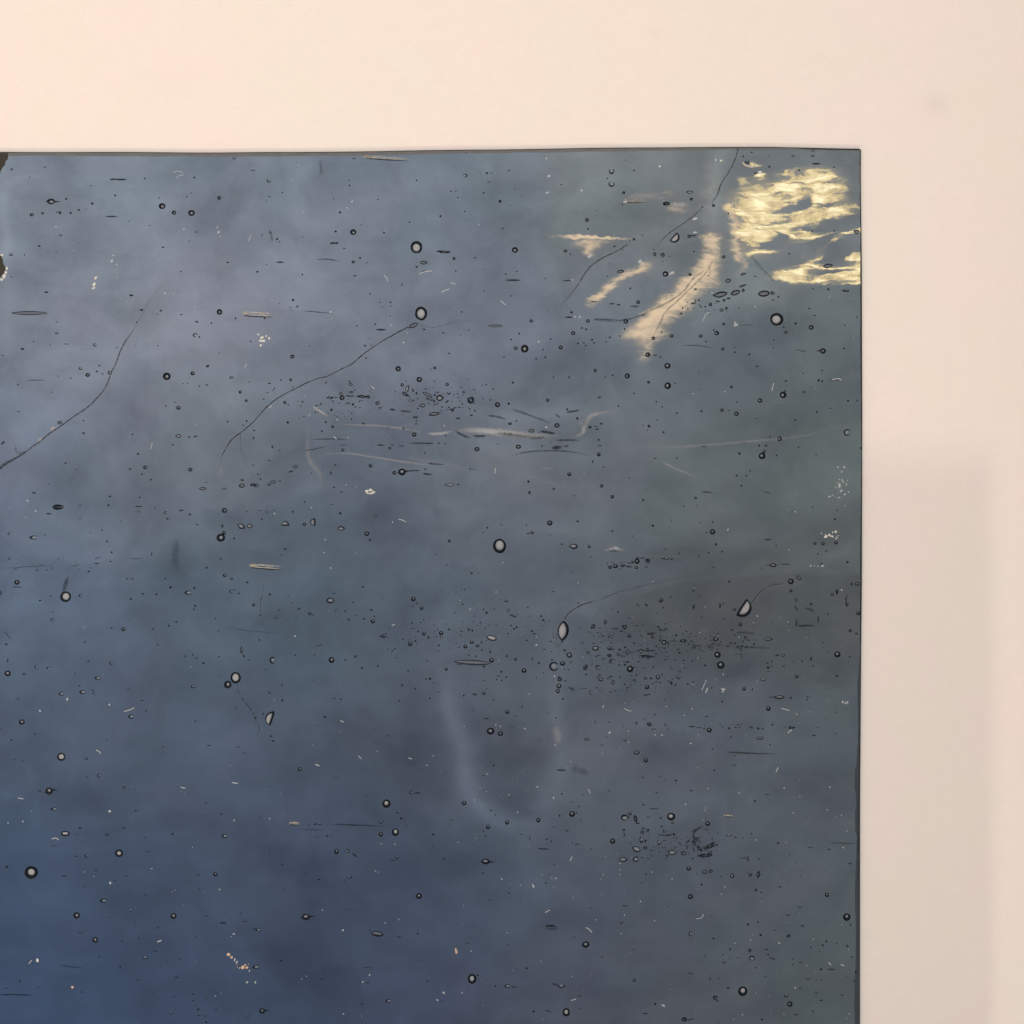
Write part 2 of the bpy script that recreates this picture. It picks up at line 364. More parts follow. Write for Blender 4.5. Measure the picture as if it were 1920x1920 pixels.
bd = bpy.data.objects.new('added_shade_board', None); COL.objects.link(bd)  # unseen board, added only to darken the right side of the paper
bd.location = (X(2780), 0.0, -THICK)
bd['label'] = 'upright wooden board added out of view to darken the right side of the paper'
bd['category'] = 'board'
v, fcs = [], []
box(v, fcs, 0, .018, -.45, .45, 0, .22)
m_wood, b, N = newmat('board_wood'); setp(b, (0.22, 0.17, 0.12), 0.6)
tco = N.nt.nodes.new('ShaderNodeTexCoord').outputs['Object']
nn = N.noise(N.v('MULTIPLY', tco, (60, 4, 60)), 1.0, 4, .6)['Fac']
N.nt.links.new(N.mix(nn, (0.15, 0.11, 0.075, 1), (0.30, 0.23, 0.16, 1)), b.inputs['Base Color'])
mk('board', v, fcs, m_wood, bd)

# ------------------------------------------------------------------ the glass sheet
sheet = bpy.data.objects.new('glass_sheet', None); COL.objects.link(sheet)
sheet.location = (0, 0, -THICK)
sheet['label'] = 'smoky blue-grey sheet of bubbly old glass lying on cream paper, reflecting clouds'
sheet['category'] = 'glass sheet'
OFF = Vector((0, 0, THICK))      # children are written in scene coordinates
def part(name, verts, faces, mats, **kw):
    label = kw.pop('label', None); kind = kw.pop('kind', None)
    verts = [(a, b_, c + THICK) for a, b_, c in verts]
    o = mk(name, verts, faces, mats, sheet, **kw)
    if label: o['label'] = label
    if kind: o['kind'] = kind
    return o
def interp(tab, x):
    if x <= tab[0][0]: return tab[0][1]
    for (a, u), (b_, w) in zip(tab, tab[1:]):
        if x <= b_: return u + (w-u)*(x-a)/(b_-a)
    return tab[-1][1]
top_o = [(-700,284),(0,285),(400,286),(560,285.6),(700,283.5),(850,281.5),(1000,279.3),(1180,277),(1300,275.8),(1450,276),(1540,277.5),(1614,279)]
top_i = [(-700,292),(15,292),(420,293.6),(600,292.2),(750,290),(800,288.6),(1000,286),(1200,283),(1400,280.5),(1540,281),(1611,284)]
right_o = [(279,1614),(330,1613.6),(500,1615.6),(800,1616.4),(1100,1615.6),(1210,1614.4),(1400,1613),(1500,1612.2),(1920,1612),(2500,1611)]
rnd = random.Random(3)
outl = []
x = -700
while x < 1610:
    outl.append((x, interp(top_o, x) + rnd.uniform(-.25,.25) + .35*math.sin(x*.021))); x += 22
outl.append((1613.5, 279.5))
y = 300
while y < 2500:
    outl.append((interp(right_o, y) + rnd.uniform(-.35,.35), y)); y += 26
outl += [(1611, 2500), (400, 2503), (-700, 2498)]
n = len(outl)
vv = [(X(a), Y(b_), TOPZ) for a, b_ in outl] + [(X(a), Y(b_), -THICK) for a, b_ in outl]
ff = [tuple(range(n))[::-1], tuple(range(n, 2*n))] + [(i, (i+1) % n, n+(i+1) % n, n+i) for i in range(n)]
part('pane', vv, ff, [m_glass, m_edge2], fm=[0, 0] + [1]*n)

Z1 = TOPZ + 0.00002; Z2 = TOPZ + 0.00004; Z3 = TOPZ + 0.00006
def band(name, pa, pb, mat, z, **kw):  # flat strips: edge refraction painted as coloured bands and lines
    n = len(pa)
    return part(name, [(X(a), Y(b_), z) for a, b_ in pa] + [(X(a), Y(b_), z) for a, b_ in pb],
         [(i, n+i, n+i+1, i+1) for i in range(n-1)], mat, **kw)
xs = [-700 + 14*i for i in range(166)]; xs = [x for x in xs if x < 1611] + [1611]
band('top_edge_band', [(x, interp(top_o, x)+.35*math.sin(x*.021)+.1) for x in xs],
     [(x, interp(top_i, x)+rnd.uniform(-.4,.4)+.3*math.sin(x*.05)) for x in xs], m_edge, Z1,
     label='grey-brown band along the top edge of the glass, edge refraction painted as colour')
band('refracted_edge_line', [(x, interp(top_o, x)+.35*math.sin(x*.021)-.2) for x in xs],
     [(x, interp(top_o, x)+.35*math.sin(x*.021)+1.1+rnd.uniform(-.25,.25)+(1.2 if x > 1500 else 0)) for x in xs], m_edge2, Z2)
ys = [280 + 12*i for i in range(185)]
band('refracted_edge_line', [(interp(right_o, y)-1.5-rnd.uniform(-.4,.4)-.6*(1+math.sin(y*.013)), y) for y in ys],
     [(interp(right_o, y)+.25, y) for y in ys], m_edge2, Z2)
ys = [1225 + 9*i for i in range(140)]
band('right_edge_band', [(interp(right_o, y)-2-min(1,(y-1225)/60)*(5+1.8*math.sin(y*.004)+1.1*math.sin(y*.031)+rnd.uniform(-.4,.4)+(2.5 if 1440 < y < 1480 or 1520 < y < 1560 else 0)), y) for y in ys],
     [(interp(right_o, y)-1.2, y) for y in ys], m_edge3, Z1, label='narrow dark slate band along the right edge, edge refraction painted as colour')

# ---- soft strokes: hairlines, seeds, scratches, painted wave reflections
def smooth_pts(pts, sub=6):
    out = []
    n = len(pts)
    if n < 3:
        a, b_ = pts[0], pts[-1]
        return [(a[0]+(b_[0]-a[0])*t/12, a[1]+(b_[1]-a[1])*t/12) for t in range(13)]
    for i in range(n-1):
        p0 = pts[max(0,i-1)]; p1 = pts[i]; p2 = pts[i+1]; p3 = pts[min(n-1,i+2)]
        for k in range(sub):
            t = k/sub
            out.append(tuple(.5*((2*p1[j])+(-p0[j]+p2[j])*t+(2*p0[j]-5*p1[j]+4*p2[j]-p3[j])*t*t+(-p0[j]+3*p1[j]-3*p2[j]+p3[j])*t**3) for j in (0,1)))
    out.append(pts[-1]); return out
def stroke_geo(pts, w, alpha, fade=(.15,.3), jit=.15, z=Z3, acc=None, soft=1.0):
    pts = smooth_pts(pts); n = len(pts)
    V, F, C = acc if acc is not None else ([], [], [])
    b0 = len(V)
    for i, (x, y) in enumerate(pts):
        t = i/(n-1)
        a, c = pts[max(0,i-1)], pts[min(n-1,i+1)]
        tx, ty = c[0]-a[0], c[1]-a[1]; l = math.hypot(tx, ty) or 1
        nx, ny = -ty/l, tx/l
        e = 1.0
        if fade[0] and t < fade[0]: e = min(e, t/fade[0])
        if fade[1] and t > 1-fade[1]: e = min(e, (1-t)/fade[1])
        ww = w*(.45+.55*e)*(1+rnd.uniform(-jit,jit))
        x += rnd.uniform(-jit,jit)*.8; y += rnd.uniform(-jit,jit)*.8
        al = alpha*(e**.8)*(1+rnd.uniform(-jit,jit))
        for o_, ca in ((-.5-.45*soft,0),(-.32,1),(.32,1),(.5+.45*soft,0)):
            V.append((X(x+nx*o_*ww), Y(y+ny*o_*ww), z)); C.append(al*ca)
    for i in range(n-1):
        for k in range(3):
            a = b0+4*i+k; F.append((a, a+1, a+5, a+4))
    return V, F, C
def stroke(name, pts, w, alpha, mat, fade=(.15,.3), jit=.15, soft=1.0, label=None):
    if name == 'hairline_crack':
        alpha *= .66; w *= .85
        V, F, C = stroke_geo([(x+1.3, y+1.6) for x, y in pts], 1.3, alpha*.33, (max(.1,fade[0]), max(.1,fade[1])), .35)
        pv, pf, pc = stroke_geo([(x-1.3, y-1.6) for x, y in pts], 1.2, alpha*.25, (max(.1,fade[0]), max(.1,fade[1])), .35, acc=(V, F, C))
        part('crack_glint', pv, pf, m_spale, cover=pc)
        alpha *= 1.0; jit = max(jit, .3)
    V, F, C = stroke_geo(pts, w, alpha, fade, jit, soft=soft)
    return part(name, V, F, mat, cover=C, label=label)

stroke('hairline_crack', [(-30,900),(0,879),(25,862),(48,847),(60,838),(75,828),(90,815),(115,798),(140,780),(165,763),(185,743),(200,722),(208,700),(218,680),(225,660),(235,640),(248,622),(258,606)], 1.9, .8, m_sdark, (0,.12))
stroke('hairline_crack', [(-10,884),(0,877),(12,868),(30,858),(48,848),(62,837)], 4.2, .85, m_sdark, (0,.5))
stroke('hairline_crack', [(28,835),(30,845),(34,849),(48,847),(58,842)], 1.8, .5, m_sdark)
stroke('hairline_crack', [(258,606),(266,590),(280,565),(300,538),(316,515)], 1.2, .35, m_sdark, (.1,.6))
stroke('hairline_crack', [(414,868),(416,855),(424,840),(434,825),(455,808),(475,791),(500,763),(520,747),(545,733),(575,718),(598,709),(612,706),(640,692),(660,682),(680,665),(705,647),(730,632),(765,613)], 1.8, .85, m_sdark, (.1,.0), .2)
stroke('hairline_crack', [(785,606),(800,613),(820,613),(850,604),(890,602),(930,597)], 1.2, .35, m_sdark, (.1,.6))
stroke('hairline_crack', [(1384,278),(1378,300),(1365,325),(1352,345),(1345,365),(1333,383)], 1.8, .8, m_sdark, (.0,.1))
stroke('hairline_crack', [(1318,389),(1300,405),(1280,420),(1255,437),(1240,452),(1232,466)], 1.5, .7, m_sdark, (.1,.3))
stroke('hairline_crack', [(1178,457),(1165,466),(1150,474),(1133,482),(1110,497),(1095,515),(1085,532),(1070,552),(1058,566),(1040,585)], 1.9, .8, m_sdark, (.05,.4), .22)
stroke('hairline_crack', [(1059,1160),(1068,1148),(1085,1137),(1100,1131),(1120,1126)], 2.0, .75, m_sdark, (.0,.2))
stroke('hairline_crack', [(1120,1126),(1160,1110),(1220,1095),(1300,1080),(1400,1074)], 3, .22, m_sdark, (.1,.6))
stroke('hairline_crack', [(1471,1094),(1445,1098),(1430,1106),(1420,1116),(1408,1132)], 1.6, .75, m_sdark, (.15,.0), .25)
stroke('hairline_crack', [(1402,1156),(1402,1166),(1404,1176)], 1.4, .6, m_sdark)
stroke('hairline_crack', [(443,1276),(447,1297),(458,1315),(472,1333),(480,1352),(486,1368),(482,1378),(484,1392)], 2.0, .6, m_sdark, (.0,.25), .35)
stroke('hairline_crack', [(494,1096),(492,1115),(488,1130),(489,1148)], 1.8, .6, m_sdark, (.4,.1))
stroke('hairline_crack', [(452,812),(451,835),(458,860),(470,885),(478,895)], 1.2, .45, m_sdark, (.1,.4))
stroke('hairline_crack', [(1037,1184),(1039,1203),(1048,1221)], 1.3, .75, m_sdark)
stroke('hairline_crack', [(1042,1186),(1045,1205),(1052,1218)], 1.3, .75, m_sdark)
stroke('hairline_crack', [(1049,1198),(1051,1207),(1056,1214)], 1.1, .6, m_sdark)
stroke('hairline_crack', [(1404,474),(1425,500),(1440,515),(1456,533)], 4.5, .35, m_sdark, (.3,.3))
stroke('hairline_crack', [(983,1172),(992,1181),(1000,1193),(1003,1203)], 1.3, .4, m_sdark)
stroke('hairline_crack', [(1210,590),(1200,592),(1170,600),(1140,602),(1112,600)], 2.5, .55, m_sdark, (.1,.3))
stroke('hairline_crack', [(1338,485),(1325,510),(1300,535),(1275,560),(1250,582),(1238,605),(1225,628),(1210,650)], 1.8, .5, m_sbrown, (.1,.3), .4)
stroke('hairline_crack', [(1325,505),(1300,522),(1280,548),(1250,568),(1225,580),(1205,590),(1190,594)], 1.6, .65, m_sdark, (.1,.3), .45)
for i, (a, w, al) in enumerate([
  ([(585,824),(620,823),(652,824)],1.6,.5),([(635,835),(652,834)],1.3,.4),([(706,834),(722,835)],1.6,.5),([(766,831),(790,831),(812,832)],1.8,.5),
  ([(748,770),(775,773)],2.2,.55),([(730,767),(742,769)],2.2,.6),([(912,779),(932,781),(950,787)],2.8,.4),([(1012,808),(1028,811),(1042,813)],3.4,.6),
  ([(1040,826),(1065,825),(1088,826)],1.8,.55),([(1060,773),(1076,771),(1088,769)],3,.5),([(990,822),(1008,821),(1022,819)],3,.5),([(1034,840),(1045,839),(1054,838)],4.5,.6),
  ([(1056,837),(1068,836)],2.2,.5),([(852,807),(862,813),(872,818),(884,821)],3,.5),([(886,817),(900,818),(912,817)],2.8,.5),([(955,856),(985,848),(1030,845),(1070,847),(1110,855)],1.8,.45),
  ([(955,766),(980,774),(1010,785),(1035,795)],3.0,.3),([(1040,776),(1052,784)],2.8,.35),([(568,845),(590,842),(615,836)],1.2,.4),
  ([(802,868),(815,870),(835,871)],2.2,.6),([(765,883),(790,882)],1.8,.6),([(792,888),(806,889)],2.6,.6),([(800,890),(812,889)],2,.5),([(1063,640),(1068,640)],1,.3),
  ([(1360,1410),(1400,1412),(1462,1414)],2.4,.5),([(620,1545),(660,1547),(722,1549)],1.8,.45),([(560,1555),(608,1556)],1.3,.4),([(-5,1865),(30,1865),(66,1866)],1.8,.6),
  ([(1550,1580),(1610,1582)],1.3,.4),([(1190,1220),(1210,1220),(1230,1219)],1.8,.65),([(1195,1229),(1215,1231),(1230,1231)],2.4,.65),
  ([(592,487),(612,486),(640,490)],1.4,.5),([(565,583),(595,585),(626,588)],1.2,.45),([(48,713),(88,713)],1.2,.5),([(1112,599),(1125,599),(1165,600)],2.2,.5),
  ([(1060,594),(1075,595)],1.8,.4),([(1180,574),(1200,575)],2.8,.4),([(110,1809),(135,1813),(162,1816)],1.8,.35),([(20,1100),(44,1101)],1.2,.5),([(7,1183),(15,1192),(23,1200)],1.3,.5),
  ([(0,1066),(30,1064),(65,1062),(105,1060)],1.2,.3),([(135,1062),(152,1058)],1.1,.45),([(176,1048),(190,1044)],1.3,.55),([(176,1056),(186,1057)],1.5,.5),([(240,1047),(270,1048)],1,.35),
  ([(128,1080),(124,1092),(120,1105),(117,1110)],5,.35),([(332,1010),(330,1030),(328,1050),(335,1070)],9,.18),([(1195,1223),(1160,1222)],1.2,.4),
  ([(1493,1174),(1510,1173),(1528,1173)],2.2,.55),([(1493,1175),(1494,1160)],2.4,.5),([(1534,1154),(1534,1170)],2.2,.5),([(1489,1135),(1497,1147)],2.0,.5),([(1508,1140),(1520,1143),(1528,1150)],2.4,.35),
  ([(1589,1114),(1586,1125),(1588,1140)],2.0,.5),([(1568,1104),(1571,1114)],2.5,.6),([(1280,1068),(1290,1062)],1,.2),([(240,1160),(242,1165)],1,.2),
  ([(1440,1098),(1452,1094),(1470,1091)],1,.2),([(770,1440),(800,1444)],1,.1),([(1007,1590),(1018,1592),(1030,1592)],1.7,.7),([(1022,1737),(1034,1736),(1044,1738)],2.8,.75),([(1025,1741),(1036,1742),(1046,1740)],1.4,.5),
  ([(1043,1444),(1052,1444),(1062,1445)],2.2,.6),([(1070,1440),(1090,1446),(1105,1450)],9,.18),([(480,1740),(472,1743)],1.4,.4),([(412,1730),(426,1731)],2.2,.5),([(1550,1817),(1567,1818)],2.2,.5),
  ([(1306,1585),(1300,1565),(1310,1553),(1320,1550)],2.6,.5),([(1296,1560),(1308,1553)],1.8,.5),([(1285,1583),(1294,1572)],1.6,.6),([(1232,1565),(1250,1566),(1264,1564)],1.6,.6),([(1300,1571),(1316,1571)],1.8,.6),
  ([(1302,1240),(1303,1232)],1,.2),([(1379,1186),(1400,1186),(1416,1189)],3,.3),([(1370,1212),(1410,1214),(1450,1215)],3,.22),([(1394,1192),(1404,1200)],3.5,.5),
  ([(660,1600),(666,1604),(671,1608)],2,.7),([(770,1800),(800,1802)],1,.2),([(1215,1517),(1236,1516)],1.4,.5),([(1030,1110),(1038,1116)],1,.1),([(700,1702),(680,1706),(650,1710)],1,.1),
  ([(1388,600),(1402,608)],1,.1),([(1290,1065),(1300,1060)],1,.1),([(1385,610),(1415,609)],1.4,.35),([(1280,648),(1310,648),(1338,653)],1.6,.4),([(1488,655),(1515,660)],1.6,.35),
  ([(1330,1130),(1300,1133)],1,.1),([(1555,714),(1578,712)],1.5,.45),([(1316,919),(1330,923),(1340,925)],1.5,.35),([(1430,921),(1448,926)],1.6,.4),([(1302,1133),(1298,1142)],1.8,.5),
  ([(250,652),(256,645)],1,.2),([(505,430),(509,442),(510,455)],4,.25),([(490,437),(492,445)],3,.2),([(600,300),(602,315),(602,330)],4,.18),([(420,1175),(470,1183),(530,1187)],1.1,.25)]):
    stroke('scratch', a, w, al, m_sbrown if i == 24 else m_sdark, (.25,.3), .2)
for a, w, al in [  # sky reflected in surface waves, painted as pale strokes
  ([(855,808),(890,807),(930,810),(960,813),(1000,817),(1050,816)],5.5,.55),([(800,813),(825,813),(850,808)],2.2,.5),([(930,812),(970,817),(1010,821)],3,.4),
  ([(1075,820),(1092,812),(1096,798),(1108,780),(1130,774),(1163,770)],3.5,.4),([(1090,800),(1098,785)],7,.2),
  ([(595,852),(650,850),(700,857),(750,865),(800,872),(850,880)],1.6,.3),([(630,796),(720,799),(800,812)],1.6,.28),([(760,857),(830,870),(890,885)],4,.1),
  ([(578,800),(577,850),(586,872),(600,890),(602,920)],4,.2),([(585,762),(600,771),(618,782)],2.2,.5),
  ([(1170,836),(1260,838),(1330,834),(1400,828),(1500,818),(1600,795)],2.2,.18),([(1240,865),(1270,880),(1310,896)],2,.25),
  ([(940,878),(1000,895),(1060,915)],2,.2),([(860,850),(900,862),(950,885),(1030,905)],9,.08),([(1010,876),(1040,880)],2,.2),([(900,830),(960,860),(1030,870)],10,.07),
  ([(1040,1360),(1046,1380),(1045,1395)],6,.25),([(1330,1380),(1300,1384)],1,.1),([(105,800),(92,808)],3,.6),([(82,820),(68,830)],3,.5),
  ([(1200,280),(1060,300)],1,.05),([(1330,285),(1322,330),(1316,370),(1308,400)],9,.1),([(1170,1040),(1290,1045)],1,.05),([(416,870),(412,900)],4,.14),
  ([(1165,378),(1185,378),(1205,377)],4,.45),([(1178,366),(1220,367),(1240,363)],5,.3),([(1255,383),(1275,384),(1290,384)],4,.5)]:
    stroke('painted_wave_glint', a, w*1.35, min(.8, al*1.45), m_spale, (.25,.35), .12, soft=1.6)
# burst, elongated surface blisters with pale torn rims
def burst(a, b_, w, warm=.6):
    (x0, y0), (x1, y1) = a, b_
    acc = ([], [], [])
    stroke_geo([(x0, y0-w*.3), ((x0+x1)/2, (y0+y1)/2-w*.35), (x1, y1-w*.3)], 1.3, .75, (.05,.3), .3, acc=acc)
    stroke_geo([(x0, y0+w*.3), ((x0+x1)/2, (y0+y1)/2+w*.4), (x1, y1+w*.35)], 1.5, .6, (.05,.3), .3, acc=acc)
    stroke_geo([(x0-1, y0), (x0+(x1-x0)*.12, y0), (x0+(x1-x0)*.25, y0)], w*.7, .8*warm, (.3,.6), .35, acc=acc)
    stroke_geo([(x0+(x1-x0)*.5, (y0+y1)/2), (x0+(x1-x0)*.75, (y0+y1)/2)], w*.5, .4, (.3,.4), .35, acc=acc)
    V, F, C = acc
    part('burst_blister', V, F, m_swarm, cover=C)
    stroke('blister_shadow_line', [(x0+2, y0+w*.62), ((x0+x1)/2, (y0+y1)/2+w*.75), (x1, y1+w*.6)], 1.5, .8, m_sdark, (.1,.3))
burst((454,587),(514,590),7); burst((468,1060),(529,1064),6.5,.9); burst((681,294),(768,299),4,1.0)
burst((543,1543),(562,1544),4,.6); burst((1357,1529),(1375,1530),2.5,.6); burst((1168,377),(1210,376),5,.5)
stroke('burst_blister', [(1131,1031),(1144,1030),(1152,1027),(1160,1030),(1173,1031)], 4.5, .75, m_spale, (.3,.3), .35)
stroke('blister_shadow_line', [(1140,1033),(1165,1033)], 1.5, .5, m_sdark)

